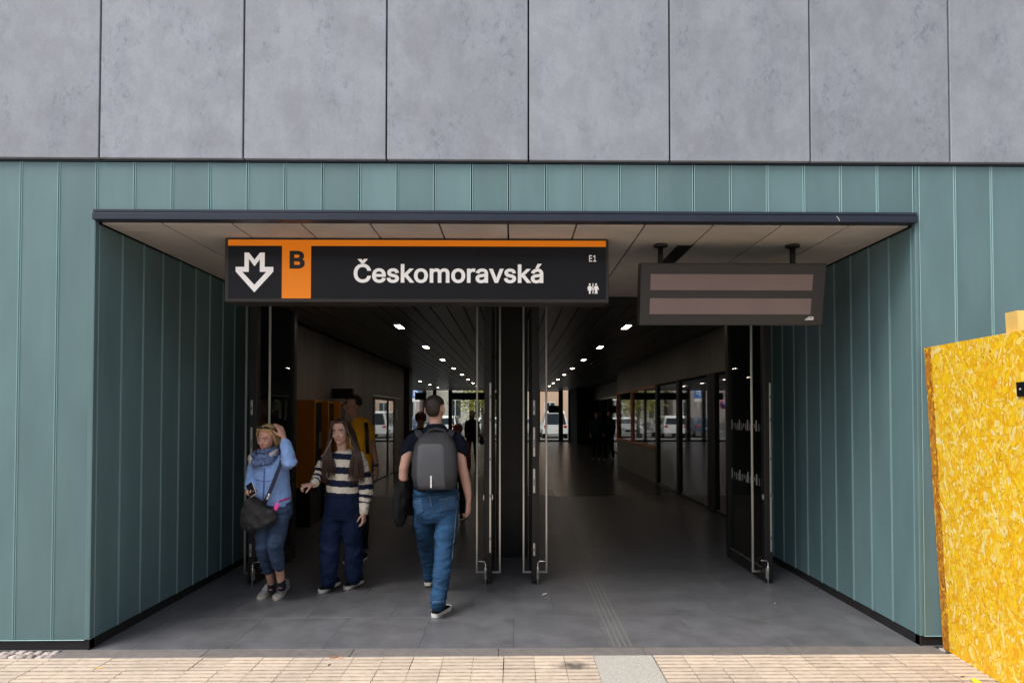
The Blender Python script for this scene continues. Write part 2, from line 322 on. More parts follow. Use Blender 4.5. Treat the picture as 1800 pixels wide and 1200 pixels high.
# letter shapes: per contour, points in thousandths of the type size and triangles
GLYPHS = {"\u010ceskomoravsk\u00e1":[[[[267,-26],[222,-22],[179,-11],[140,9],[106,35],[76,68],[53,107],[35,151],[25,200],[21,254],[25,308],[35,357],[53,402],[76,441],[106,473],[140,500],[179,519],[222,531],[267,535],[294,533],[321,529],[346,522],[370,513],[393,501],[414,486],[433,469],[450,450],[464,428],[476,404],[485,379],[497,329],[394,329],[386,359],[380,372],[373,384],[365,395],[356,404],[346,413],[335,420],[323,426],[310,431],[296,434],[282,436],[268,437],[241,434],[216,428],[194,416],[174,400],[157,380],[142,356],[131,326],[125,293],[122,254],[125,216],[131,182],[142,153],[157,128],[174,108],[194,92],[216,81],[241,74],[268,72],[282,73],[296,75],[310,78],[323,83],[335,89],[346,96],[356,104],[365,114],[373,125],[380,137],[386,150],[394,179],[497,179],[486,130],[476,105],[465,81],[450,59],[433,40],[414,23],[393,8],[371,-4],[347,-13],[321,-20],[295,-24],[226,678],[266,629],[306,678],[408,673],[304,546],[229,546],[123,670],[722,-27],[684,-24],[649,-15],[617,0],[590,21],[567,46],[549,76],[536,110],[528,147],[525,187],[528,227],[535,264],[548,298],[566,328],[588,354],[615,375],[645,391],[679,400],[715,403],[738,402],[760,398],[782,392],[804,383],[824,370],[843,355],[859,336],[873,314],[885,289],[894,260],[899,229],[900,194],[900,150],[566,150],[566,240],[871,228],[803,168],[799,224],[796,244],[790,261],[782,276],[773,288],[762,298],[749,305],[733,310],[715,311],[697,310],[681,305],[667,298],[655,287],[644,275],[636,261],[630,245],[626,229],[625,210],[625,178],[627,153],[631,132],[638,115],[647,100],[658,87],[671,78],[686,71],[703,67],[723,65],[735,66],[747,68],[757,71],[767,75],[775,80],[782,86],[788,93],[793,102],[805,128],[900,104],[885,64],[874,44],[859,26],[841,10],[822,-3],[800,-13],[775,-21],[750,-26],[1096,-27],[1069,-26],[1043,-22],[1019,-14],[997,-4],[978,9],[961,25],[948,45],[937,67],[926,109],[1020,129],[1032,96],[1039,85],[1049,76],[1061,70],[1077,66],[1095,64],[1117,66],[1134,71],[1147,78],[1157,86],[1161,94],[1163,103],[1162,110],[1159,116],[1155,122],[1147,127],[1136,132],[1121,137],[1058,152],[1025,162],[996,176],[972,195],[955,218],[945,244],[942,274],[944,299],[951,322],[964,343],[980,361],[999,376],[1021,388],[1046,397],[1073,402],[1101,403],[1128,402],[1153,398],[1175,390],[1195,380],[1213,367],[1228,351],[1240,334],[1249,315],[1263,276],[1171,255],[1159,282],[1153,292],[1144,301],[1134,308],[1120,312],[1101,313],[1083,312],[1068,308],[1056,301],[1048,293],[1043,286],[1042,277],[1043,269],[1045,263],[1050,258],[1059,252],[1072,246],[1090,241],[1148,228],[1182,217],[1211,203],[1234,185],[1251,162],[1261,136],[1264,107],[1262,81],[1254,58],[1242,36],[1225,17],[1205,1],[1181,-11],[1155,-20],[1126,-25],[1375,106],[1370,231],[1391,231],[1555,398],[1669,392],[1471,180],[1464,180],[1313,-19],[1313,528],[1412,528],[1412,-19],[1564,-19],[1401,187],[1472,257],[1684,-16],[1867,-27],[1831,-24],[1797,-15],[1766,0],[1739,21],[1717,47],[1699,77],[1685,110],[1677,147],[1675,187],[1677,228],[1685,265],[1698,299],[1717,330],[1739,355],[1766,376],[1797,391],[1831,400],[1867,403],[1903,400],[1937,391],[1968,376],[1995,355],[2018,330],[2036,299],[2049,265],[2057,228],[2060,187],[2057,148],[2049,111],[2036,77],[2018,47],[1995,21],[1968,0],[1937,-15],[1903,-24],[1867,66],[1887,67],[1904,73],[1918,81],[1931,93],[1941,107],[1949,124],[1955,144],[1959,165],[1960,187],[1959,210],[1955,231],[1949,251],[1941,269],[1930,283],[1918,295],[1904,304],[1887,309],[1867,311],[1847,309],[1830,304],[1816,295],[1804,283],[1794,269],[1786,251],[1780,232],[1776,210],[1775,187],[1776,165],[1780,144],[1786,124],[1794,107],[1804,93],[1816,81],[1830,73],[1847,67],[2108,-19],[2108,398],[2206,398],[2206,276],[2156,276],[2171,322],[2181,341],[2193,358],[2207,372],[2222,384],[2239,393],[2257,400],[2275,404],[2294,405],[2325,402],[2352,392],[2375,375],[2393,353],[2406,327],[2421,276],[2361,276],[2375,320],[2385,339],[2398,356],[2412,370],[2429,383],[2448,392],[2468,399],[2489,404],[2512,405],[2536,403],[2559,398],[2581,389],[2601,375],[2618,358],[2632,338],[2643,313],[2649,286],[2651,256],[2651,-19],[2552,-19],[2552,253],[2549,274],[2544,288],[2535,298],[2523,305],[2509,310],[2493,311],[2480,310],[2468,308],[2458,303],[2450,297],[2443,290],[2437,281],[2433,271],[2430,260],[2429,247],[2429,-19],[2330,-19],[2330,259],[2328,275],[2323,287],[2315,297],[2304,305],[2290,310],[2274,311],[2263,311],[2252,308],[2241,303],[2232,297],[2224,289],[2217,280],[2212,268],[2209,254],[2207,237],[2207,-19],[2892,-27],[2856,-24],[2822,-15],[2791,0],[2764,21],[2742,47],[2723,77],[2710,110],[2702,147],[2700,187],[2702,228],[2710,265],[2723,299],[2742,330],[2764,355],[2791,376],[2822,391],[2856,400],[2892,403],[2928,400],[2962,391],[2993,376],[3020,355],[3043,330],[3061,299],[3074,265],[3082,228],[3085,187],[3082,148],[3074,111],[3061,77],[3043,47],[3020,21],[2993,0],[2962,-15],[2928,-24],[2892,66],[2912,67],[2929,73],[2943,81],[2955,93],[2966,107],[2974,124],[2980,144],[2983,165],[2985,187],[2983,210],[2980,231],[2974,251],[2966,269],[2955,283],[2943,295],[2929,304],[2912,309],[2892,311],[2872,309],[2855,304],[2841,295],[2829,283],[2819,269],[2811,251],[2805,232],[2801,210],[2800,187],[2801,165],[2805,144],[2811,124],[2819,107],[2829,93],[2841,81],[2855,73],[2872,67],[3133,-19],[3133,398],[3230,398],[3230,340],[3203,340],[3208,349],[3223,368],[3242,383],[3263,395],[3287,402],[3312,404],[3330,403],[3362,402],[3362,300],[3327,305],[3321,306],[3314,307],[3307,307],[3292,306],[3279,303],[3268,298],[3257,291],[3249,283],[3242,274],[3237,263],[3234,251],[3232,236],[3232,-19],[3518,-28],[3493,-26],[3468,-21],[3445,-12],[3424,0],[3406,15],[3390,34],[3379,56],[3372,81],[3370,108],[3372,131],[3377,152],[3386,171],[3397,186],[3411,199],[3427,210],[3444,218],[3461,224],[3480,229],[3498,233],[3516,236],[3535,239],[3590,246],[3602,247],[3610,249],[3614,251],[3615,252],[3615,252],[3615,255],[3614,269],[3612,279],[3609,288],[3604,294],[3598,300],[3590,305],[3580,309],[3569,311],[3554,312],[3540,311],[3527,309],[3515,305],[3506,300],[3497,294],[3490,288],[3484,281],[3480,274],[3469,251],[3373,279],[3393,322],[3408,343],[3425,360],[3444,374],[3464,385],[3486,394],[3508,399],[3530,402],[3553,403],[3568,403],[3585,401],[3602,398],[3620,393],[3638,386],[3655,376],[3671,364],[3686,348],[3698,329],[3707,306],[3713,280],[3714,252],[3714,-19],[3616,-19],[3616,33],[3642,33],[3642,32],[3634,22],[3624,11],[3612,0],[3598,-9],[3581,-17],[3562,-23],[3541,-26],[3529,64],[3548,66],[3564,69],[3577,75],[3589,83],[3598,92],[3606,103],[3611,114],[3614,126],[3615,139],[3619,157],[3641,171],[3633,167],[3624,164],[3614,161],[3604,159],[3593,157],[3562,152],[3537,149],[3524,147],[3511,144],[3500,141],[3490,137],[3482,132],[3477,127],[3473,121],[3471,114],[3470,105],[3471,96],[3473,89],[3476,84],[3481,79],[3487,74],[3495,70],[3505,67],[3517,65],[3897,-19],[3738,398],[3846,398],[3931,161],[3939,138],[3947,115],[3953,92],[3959,70],[3966,48],[3979,2],[3907,2],[3920,48],[3926,70],[3933,92],[3939,115],[3946,138],[3954,161],[4040,398],[4147,398],[3987,-19],[4319,-27],[4292,-26],[4266,-22],[4243,-14],[4221,-4],[4201,9],[4185,25],[4171,45],[4161,67],[4149,109],[4244,129],[4255,96],[4262,85],[4272,76],[4285,70],[4300,66],[4319,64],[4340,66],[4357,71],[4371,78],[4380,86],[4385,94],[4386,103],[4385,110],[4383,116],[4378,122],[4371,127],[4360,132],[4344,137],[4281,152],[4248,162],[4219,176],[4196,195],[4179,218],[4168,244],[4165,274],[4167,299],[4175,322],[4187,343],[4203,361],[4222,376],[4245,388],[4269,397],[4296,402],[4324,403],[4351,402],[4376,398],[4399,390],[4419,380],[4436,367],[4451,351],[4463,334],[4472,315],[4486,276],[4394,255],[4383,282],[4376,292],[4368,301],[4357,308],[4343,312],[4325,313],[4307,312],[4292,308],[4279,301],[4271,293],[4266,286],[4265,277],[4266,269],[4269,263],[4274,258],[4282,252],[4296,246],[4314,241],[4372,228],[4405,217],[4434,203],[4457,185],[4474,162],[4484,136],[4488,107],[4485,81],[4478,58],[4465,36],[4448,17],[4428,1],[4405,-11],[4378,-20],[4350,-25],[4599,106],[4593,231],[4615,231],[4779,398],[4893,392],[4694,180],[4687,180],[4536,-19],[4536,528],[4635,528],[4635,-19],[4787,-19],[4625,187],[4695,257],[4907,-16],[5043,-28],[5017,-26],[4992,-21],[4969,-12],[4948,0],[4930,15],[4915,34],[4903,56],[4896,81],[4894,108],[4896,131],[4901,152],[4910,171],[4921,186],[4935,199],[4951,210],[4968,218],[4985,224],[5004,229],[5022,233],[5040,236],[5059,239],[5114,246],[5126,247],[5134,249],[5138,251],[5139,252],[5139,252],[5139,255],[5139,269],[5136,279],[5133,288],[5128,294],[5122,300],[5114,305],[5105,309],[5093,311],[5078,312],[5064,311],[5051,309],[5040,305],[5030,300],[5021,294],[5014,288],[5008,281],[5004,274],[4993,251],[4897,279],[4917,322],[4932,343],[4949,360],[4968,374],[4989,385],[5010,394],[5032,399],[5055,402],[5077,403],[5092,403],[5109,401],[5126,398],[5144,393],[5162,386],[5179,376],[5195,364],[5210,348],[5222,329],[5231,306],[5237,280],[5239,252],[5239,-19],[5140,-19],[5140,33],[5166,33],[5166,32],[5158,22],[5148,11],[5136,0],[5122,-9],[5105,-17],[5086,-23],[5066,-26],[5053,64],[5072,66],[5088,69],[5102,75],[5113,83],[5122,92],[5130,103],[5135,114],[5138,126],[5139,139],[5143,157],[5165,171],[5157,167],[5148,164],[5138,161],[5128,159],[5117,157],[5086,152],[5061,149],[5048,147],[5035,144],[5024,141],[5014,137],[5006,132],[5001,127],[4997,121],[4995,114],[4994,105],[4995,96],[4997,89],[5000,84],[5005,79],[5011,74],[5020,70],[5029,67],[5041,65],[5015,410],[5081,548],[5196,548],[5106,410],[798,231],[628,237],[627,150],[1412,251],[1412,136],[1430,151],[1412,174],[1412,197],[1504,216],[2206,372],[2394,351],[3230,374],[3616,4],[3943,127],[4635,251],[4635,136],[4653,151],[4635,174],[4635,197],[4727,216],[5140,4]],[[3,57,4],[5,4,57],[57,56,5],[6,5,56],[56,55,6],[7,6,55],[55,54,7],[8,7,54],[54,53,8],[9,8,53],[52,9,53],[9,52,51],[10,9,51],[51,50,10],[11,10,50],[50,49,11],[12,11,49],[49,48,12],[13,12,48],[48,47,13],[14,13,47],[47,15,14],[0,61,60],[0,60,1],[59,1,60],[17,45,44],[44,18,17],[91,87,86],[85,63,62],[41,19,42],[63,85,84],[84,64,63],[40,20,41],[19,41,20],[85,62,0],[61,0,62],[18,44,43],[43,42,18],[42,19,18],[87,91,90],[90,88,87],[1,59,2],[59,58,2],[3,2,58],[57,3,58],[15,47,46],[16,15,46],[46,45,16],[45,17,16],[91,86,92],[39,38,22],[21,39,22],[66,82,81],[67,66,81],[81,80,67],[68,67,80],[36,35,25],[25,24,36],[37,36,24],[24,23,37],[38,37,23],[22,38,23],[99,125,100],[105,104,126],[147,146,125],[126,125,146],[100,125,101],[102,101,125],[125,126,102],[103,102,126],[126,104,103],[68,80,79],[69,68,79],[79,78,69],[70,69,78],[78,77,70],[71,70,77],[77,76,71],[72,71,76],[76,75,72],[73,72,75],[75,74,73],[30,29,31],[32,31,29],[29,28,32],[33,32,28],[28,27,33],[34,33,27],[27,26,34],[35,34,26],[25,35,26],[64,84,83],[65,64,83],[83,82,65],[82,66,65],[39,21,40],[20,40,21],[88,90,89],[154,94,155],[110,139,138],[157,156,93],[136,112,137],[111,137,112],[155,94,93],[93,156,155],[137,111,138],[110,138,111],[94,154,95],[154,153,95],[109,140,139],[139,110,109],[158,174,173],[159,158,173],[113,135,114],[159,173,172],[160,159,172],[172,171,160],[161,160,171],[171,170,161],[162,161,170],[170,169,162],[163,162,169],[133,132,118],[118,117,133],[117,116,133],[134,133,116],[116,115,134],[135,134,115],[114,135,115],[157,93,174],[174,158,157],[135,113,136],[112,136,113],[122,121,127],[121,120,127],[122,127,123],[184,183,185],[175,191,176],[191,190,176],[246,204,247],[236,235,218],[235,219,218],[176,190,177],[190,189,177],[204,246,205],[246,245,205],[216,238,237],[217,216,237],[237,236,217],[236,218,217],[177,189,178],[189,188,178],[179,178,188],[180,179,188],[188,187,180],[181,180,187],[187,186,181],[182,181,186],[183,182,186],[185,183,186],[205,245,206],[245,244,206],[207,206,244],[244,243,207],[208,207,243],[243,242,208],[209,208,242],[210,209,242],[242,241,210],[211,210,241],[241,240,211],[212,211,240],[213,212,240],[240,239,213],[214,213,239],[215,214,239],[239,238,215],[238,216,215],[163,169,168],[164,163,168],[168,167,164],[165,164,167],[167,166,165],[128,148,124],[124,123,128],[123,127,128],[129,128,127],[127,120,130],[131,130,120],[120,119,131],[132,131,119],[118,132,119],[95,153,96],[153,152,96],[97,96,152],[152,151,97],[98,97,151],[151,150,98],[99,98,150],[150,149,99],[125,99,149],[147,125,148],[148,128,147],[128,129,147],[146,147,129],[129,145,146],[126,146,145],[144,143,126],[105,126,143],[106,105,143],[143,142,106],[107,106,142],[142,141,107],[108,107,141],[141,140,108],[140,109,108],[202,248,203],[192,262,261],[193,192,261],[261,260,193],[194,193,260],[202,201,249],[248,202,249],[233,232,223],[223,222,233],[222,221,233],[234,233,221],[220,234,221],[275,265,264],[268,269,892],[268,276,269],[263,270,273],[263,273,891],[265,275,890],[270,263,264],[263,275,264],[194,260,259],[195,194,259],[259,258,195],[258,257,195],[196,195,257],[257,256,196],[256,255,196],[197,196,255],[255,254,197],[198,197,254],[254,253,198],[253,252,198],[199,198,252],[252,251,199],[200,199,251],[251,250,200],[201,200,250],[249,201,250],[228,227,229],[230,229,227],[227,226,230],[231,230,226],[226,225,231],[225,224,231],[232,231,224],[223,232,224],[283,282,346],[346,345,283],[284,283,345],[345,344,284],[285,284,344],[344,343,285],[286,285,343],[343,342,286],[287,286,342],[342,341,287],[341,340,287],[288,287,340],[340,339,288],[289,288,339],[339,338,289],[290,289,338],[338,337,290],[291,290,337],[337,336,291],[292,291,336],[315,314,278],[296,333,332],[332,331,296],[349,279,278],[278,314,349],[333,296,295],[315,278,313],[313,312,315],[312,316,315],[330,298,331],[298,297,331],[296,331,297],[279,349,280],[349,348,280],[281,280,348],[348,347,281],[282,281,347],[346,282,347],[292,336,335],[293,292,335],[335,334,293],[294,293,334],[334,333,294],[333,295,294],[266,276,267],[356,355,353],[355,354,353],[355,356,351],[356,357,351],[357,352,351],[307,306,321],[322,321,306],[306,305,322],[323,322,305],[324,323,305],[305,304,324],[325,324,304],[304,303,325],[416,415,361],[416,361,360],[417,416,359],[416,360,359],[362,414,363],[413,364,414],[363,414,364],[371,366,365],[410,409,370],[410,370,411],[370,371,411],[412,411,371],[413,412,371],[371,365,413],[364,413,365],[414,362,415],[361,415,362],[425,424,350],[424,423,354],[353,354,423],[423,422,353],[422,421,353],[421,420,353],[418,417,358],[417,359,358],[372,368,897],[897,368,373],[368,374,373],[406,405,369],[405,404,369],[404,403,369],[403,402,369],[368,369,402],[374,368,375],[398,397,377],[397,378,377],[396,395,380],[379,396,380],[396,379,397],[378,397,379],[368,402,401],[401,400,368],[375,368,400],[400,399,375],[376,375,399],[399,398,376],[398,377,376],[391,390,389],[388,387,391],[433,491,434],[491,490,434],[435,434,490],[490,489,435],[489,488,435],[436,435,488],[391,387,392],[387,386,392],[393,392,386],[386,385,393],[385,384,393],[394,393,384],[384,383,394],[383,382,394],[395,394,382],[382,381,395],[380,395,381],[407,406,408],[409,408,406],[370,409,406],[406,369,370],[371,370,369],[369,368,371],[368,372,371],[366,371,372],[372,367,366],[316,312,311],[317,316,311],[311,310,317],[318,317,310],[310,309,318],[319,318,309],[309,308,319],[320,319,308],[308,307,320],[307,321,320],[325,303,326],[303,302,326],[327,326,302],[302,301,327],[328,327,301],[301,300,328],[329,328,300],[300,299,329],[330,329,299],[298,330,299],[191,175,262],[262,192,191],[247,204,203],[203,248,247],[234,220,235],[219,235,220],[497,427,426],[426,462,497],[481,444,443],[461,463,426],[462,426,463],[444,481,480],[480,479,444],[479,445,444],[427,497,428],[496,428,497],[442,482,481],[481,443,442],[459,458,465],[466,465,458],[458,457,466],[467,466,457],[457,456,467],[468,467,456],[456,455,468],[469,468,455],[455,454,469],[470,469,454],[454,453,470],[453,471,470],[471,453,472],[453,452,472],[473,472,452],[452,451,473],[474,473,451],[451,450,474],[475,474,450],[450,449,475],[476,475,449],[449,448,476],[477,476,448],[448,447,477],[463,461,460],[464,463,460],[460,459,464],[459,465,464],[477,447,478],[447,446,478],[479,478,446],[445,479,446],[504,503,501],[501,503,502],[499,502,503],[503,504,499],[504,500,499],[523,522,502],[522,521,502],[521,520,502],[501,502,520],[504,501,898],[516,515,507],[516,507,506],[509,512,510],[512,509,513],[514,513,509],[508,514,509],[514,508,515],[507,515,508],[501,520,519],[519,518,501],[518,517,501],[517,516,501],[516,506,501],[505,501,506],[533,532,636],[636,635,533],[534,533,635],[635,634,534],[535,534,634],[634,633,535],[536,535,633],[537,536,633],[633,632,537],[538,537,632],[539,538,632],[574,573,572],[512,511,510],[525,524,498],[526,607,642],[545,627,626],[626,546,545],[526,642,527],[642,641,527],[628,627,544],[627,545,544],[566,565,579],[565,580,579],[564,582,581],[562,583,563],[608,606,605],[547,625,624],[582,564,563],[563,583,582],[548,623,622],[584,561,585],[608,605,604],[609,608,604],[604,603,609],[623,548,624],[547,624,548],[561,584,562],[583,562,584],[607,526,606],[606,608,607],[546,626,625],[625,547,546],[580,565,564],[564,581,580],[601,596,600],[597,601,600],[600,599,597],[599,598,597],[601,597,899],[614,613,598],[615,614,598],[598,618,615],[616,615,618],[616,618,617],[619,618,550],[551,550,618],[552,551,618],[643,653,654],[657,648,900],[648,649,659],[649,648,657],[648,659,658],[653,643,662],[662,652,653],[654,653,652],[652,651,654],[655,654,651],[651,650,655],[656,655,650],[650,649,656],[649,657,656],[646,656,657],[657,647,646],[600,596,595],[599,600,595],[598,599,595],[618,598,595],[618,595,594],[552,618,594],[553,552,594],[554,553,594],[594,593,554],[555,554,593],[593,592,555],[556,555,592],[592,591,556],[557,556,591],[591,590,557],[602,597,603],[609,603,597],[610,609,597],[611,610,597],[612,611,597],[597,598,612],[598,613,612],[548,622,621],[549,548,621],[621,620,549],[620,619,549],[619,550,549],[557,590,558],[590,589,558],[589,588,558],[559,558,588],[588,587,559],[560,559,587],[587,586,560],[561,560,586],[585,561,586],[527,641,528],[641,640,528],[529,528,640],[640,639,529],[530,529,639],[639,638,530],[531,530,638],[638,637,531],[532,531,637],[636,532,637],[539,632,631],[540,539,631],[541,540,631],[631,630,541],[542,541,630],[630,629,542],[543,542,629],[629,628,543],[628,544,543],[574,572,571],[571,570,574],[575,574,570],[570,569,575],[576,575,569],[569,568,576],[577,576,568],[568,567,577],[578,577,567],[567,566,578],[566,579,578],[669,668,675],[675,674,669],[670,669,674],[696,695,731],[731,730,696],[697,696,730],[698,697,730],[730,729,698],[699,698,729],[729,728,699],[700,699,728],[701,700,728],[728,727,701],[702,701,727],[727,703,702],[679,678,664],[735,734,692],[723,722,708],[707,723,708],[679,664,663],[663,750,679],[750,680,679],[735,692,691],[706,724,723],[723,707,706],[664,678,665],[678,677,665],[666,665,677],[677,676,666],[667,666,676],[668,667,676],[675,668,676],[692,734,693],[734,733,693],[694,693,733],[733,732,694],[695,694,732],[731,695,732],[703,727,726],[704,703,726],[726,725,704],[705,704,725],[725,724,705],[724,706,705],[747,746,683],[746,745,683],[684,683,745],[745,744,684],[741,740,686],[687,686,740],[740,739,687],[688,687,739],[739,738,688],[718,717,715],[715,714,718],[719,718,714],[714,713,719],[713,712,719],[758,751,752],[756,764,757],[753,763,901],[751,758,761],[751,761,902],[763,753,752],[755,754,764],[756,757,903],[684,744,743],[685,684,743],[743,742,685],[686,685,742],[741,686,742],[751,763,752],[715,717,716],[680,750,749],[681,680,749],[749,748,681],[682,681,748],[748,747,682],[747,683,682],[688,738,689],[738,737,689],[690,689,737],[737,736,690],[691,690,736],[735,691,736],[719,712,720],[712,711,720],[721,720,711],[711,710,721],[710,709,721],[722,721,709],[708,722,709],[770,769,879],[879,878,770],[771,770,878],[878,877,771],[781,780,871],[871,870,781],[782,781,870],[882,766,847],[803,822,804],[847,766,846],[846,848,847],[804,822,821],[766,882,767],[881,767,882],[785,867,866],[786,785,866],[866,865,786],[865,787,786],[805,804,820],[804,821,820],[767,881,768],[881,880,768],[769,768,880],[879,769,880],[782,870,869],[783,782,869],[869,868,783],[784,783,868],[868,867,784],[867,785,784],[815,810,809],[816,815,809],[809,808,816],[817,816,808],[808,807,817],[818,817,807],[807,806,818],[819,818,806],[806,805,819],[805,820,819],[863,788,864],[802,801,824],[823,802,824],[849,844,843],[788,863,862],[824,801,825],[857,856,858],[839,840,835],[838,839,835],[858,838,835],[835,834,858],[835,840,836],[841,836,840],[837,841,840],[840,839,837],[839,838,837],[838,858,855],[856,855,858],[858,834,792],[793,792,834],[794,793,834],[834,833,794],[795,794,833],[833,832,795],[841,837,907],[843,842,837],[849,843,837],[850,849,837],[851,850,837],[852,851,837],[837,838,852],[853,852,838],[854,853,838],[838,855,854],[788,862,861],[789,788,861],[861,860,789],[860,859,789],[790,789,859],[859,858,790],[791,790,858],[858,792,791],[795,832,796],[832,831,796],[797,796,831],[831,830,797],[798,797,830],[830,829,798],[829,828,798],[799,798,828],[828,827,799],[800,799,827],[827,826,800],[801,800,826],[825,801,826],[848,846,845],[845,844,848],[844,849,848],[787,865,864],[864,788,787],[802,823,803],[822,803,823],[884,883,886],[886,885,884],[771,877,772],[877,876,772],[773,772,876],[876,875,773],[774,773,875],[875,874,774],[775,774,874],[874,873,775],[776,775,873],[777,776,873],[873,872,777],[778,777,872],[779,778,872],[872,871,779],[871,780,779],[814,813,812],[812,811,814],[811,810,814],[810,815,814],[670,674,671],[674,673,671],[672,671,673],[661,660,659],[428,496,429],[496,495,429],[430,429,495],[495,494,430],[431,430,494],[494,493,431],[432,431,493],[493,492,432],[433,432,492],[491,433,492],[436,488,487],[437,436,487],[487,486,437],[438,437,486],[486,485,438],[439,438,485],[485,484,439],[440,439,484],[484,483,440],[441,440,483],[483,482,441],[482,442,441],[125,149,889],[148,125,889],[127,130,887],[129,127,887],[126,145,888],[144,126,888],[145,129,887],[887,888,145],[124,148,889],[272,265,890],[268,274,895],[276,268,895],[264,265,272],[271,270,264],[272,271,264],[276,266,890],[894,893,269],[275,263,891],[893,894,275],[274,268,892],[891,892,893],[892,269,893],[275,891,893],[890,275,894],[276,890,894],[269,276,894],[267,276,895],[274,277,895],[354,355,351],[351,350,354],[424,354,350],[419,418,358],[896,353,358],[353,420,358],[420,419,358],[353,896,357],[357,356,353],[352,357,896],[367,372,897],[388,391,389],[524,523,502],[499,498,524],[502,499,524],[501,505,898],[500,504,898],[597,602,899],[596,601,899],[656,646,655],[644,643,654],[646,645,644],[644,654,646],[654,655,646],[648,658,900],[647,657,900],[652,662,661],[651,652,661],[649,650,659],[651,661,659],[650,651,659],[760,753,901],[756,762,906],[764,756,906],[753,760,752],[759,758,752],[760,759,752],[764,754,901],[905,904,757],[751,902,763],[904,905,763],[762,756,903],[902,903,904],[903,757,904],[763,902,904],[901,763,905],[764,901,905],[757,764,905],[755,764,906],[762,765,906],[837,842,907],[836,841,907]]]],"B":[[[[30,-30],[30,539],[242,539],[278,537],[312,530],[342,517],[368,501],[390,481],[407,457],[419,431],[426,403],[428,374],[427,349],[422,327],[413,306],[402,289],[389,274],[373,261],[357,252],[341,244],[345,245],[345,288],[338,289],[359,282],[379,271],[398,256],[415,239],[429,218],[440,193],[446,166],[448,136],[446,106],[438,78],[426,51],[408,27],[385,7],[357,-9],[325,-21],[288,-28],[247,-30],[155,87],[244,87],[276,89],[297,95],[310,103],[318,112],[323,123],[325,137],[324,148],[321,158],[317,168],[310,177],[302,185],[292,191],[279,196],[265,200],[247,201],[155,201],[155,315],[237,315],[252,316],[264,319],[275,323],[284,329],[292,335],[298,343],[302,351],[305,361],[306,372],[304,386],[299,397],[292,407],[281,414],[264,420],[239,422],[155,422],[345,246],[345,287],[382,268]],[[40,57,0],[1,0,57],[74,2,75],[59,58,57],[1,57,58],[58,75,1],[75,2,1],[41,39,42],[60,56,55],[55,61,60],[40,0,39],[39,41,40],[59,57,56],[56,60,59],[2,74,73],[73,3,2],[42,39,38],[72,4,73],[3,73,4],[22,19,76],[23,18,17],[17,24,23],[24,16,23],[34,33,45],[33,32,45],[46,45,32],[32,31,46],[47,46,31],[31,30,47],[30,29,47],[48,47,29],[29,28,48],[49,48,28],[28,27,49],[27,26,20],[18,20,26],[26,25,18],[17,18,25],[24,17,78],[23,16,15],[15,14,23],[21,23,14],[14,13,21],[42,38,37],[43,42,37],[37,36,43],[44,43,36],[36,35,44],[35,34,44],[34,45,44],[49,27,50],[27,20,50],[20,19,50],[51,50,19],[52,51,19],[53,52,19],[54,53,19],[55,54,19],[61,55,19],[19,22,61],[62,61,22],[63,62,22],[64,63,22],[65,64,22],[66,65,22],[22,21,66],[67,66,21],[21,13,67],[13,12,67],[68,67,12],[12,11,68],[11,10,68],[69,68,10],[10,9,69],[70,69,9],[9,8,70],[8,7,70],[71,70,7],[7,6,71],[6,5,71],[72,71,5],[4,72,5],[17,25,78],[20,18,76],[76,18,77],[76,77,22],[23,21,77],[18,23,77],[16,24,78]]]],"E1":[[[[56,-4],[56,513],[376,513],[376,448],[129,448],[129,290],[359,290],[359,225],[129,225],[129,61],[379,61],[379,-4],[491,-4],[491,59],[813,59],[813,-4],[698,513],[698,-4],[627,-4],[627,444],[629,444],[501,351],[501,429],[616,513],[698,59],[627,59],[627,443]],[[0,9,8],[1,0,8],[8,5,1],[5,4,1],[9,0,11],[11,10,9],[5,8,7],[7,6,5],[3,2,4],[1,4,2],[13,12,18],[24,25,18],[15,14,17],[25,24,20],[22,21,19],[23,22,19],[19,20,23],[20,16,23],[16,20,24],[17,14,24],[18,17,24],[13,18,25],[19,21,26],[20,19,26],[25,20,26]]]],"P":[[[[45,-15],[45,524],[236,524],[274,521],[309,514],[340,501],[365,483],[387,462],[403,437],[415,409],[421,379],[424,348],[421,316],[415,286],[403,258],[387,233],[365,212],[340,194],[309,181],[274,173],[236,171],[94,171],[94,257],[232,257],[255,259],[274,263],[290,269],[302,278],[312,288],[320,300],[325,314],[328,330],[329,348],[328,365],[325,381],[320,395],[312,407],[302,417],[290,425],[274,432],[255,436],[232,437],[140,437],[140,-15],[140,257],[140,171]],[[43,21,0],[21,22,0],[1,0,22],[40,2,41],[42,41,2],[21,43,45],[22,21,45],[22,44,42],[1,22,42],[42,2,1],[19,25,24],[25,19,18],[18,26,25],[38,4,39],[3,39,4],[19,24,20],[23,20,24],[39,3,40],[2,40,3],[16,15,28],[29,28,15],[15,14,29],[14,13,29],[30,29,13],[13,12,30],[31,30,12],[12,11,31],[32,31,11],[33,32,11],[11,10,33],[34,33,10],[10,9,34],[35,34,9],[9,8,35],[8,7,35],[36,35,7],[7,6,36],[26,18,17],[27,26,17],[17,16,27],[16,28,27],[36,6,37],[6,5,37],[38,37,5],[4,38,5],[20,23,45],[23,44,45],[44,22,45]]]]}
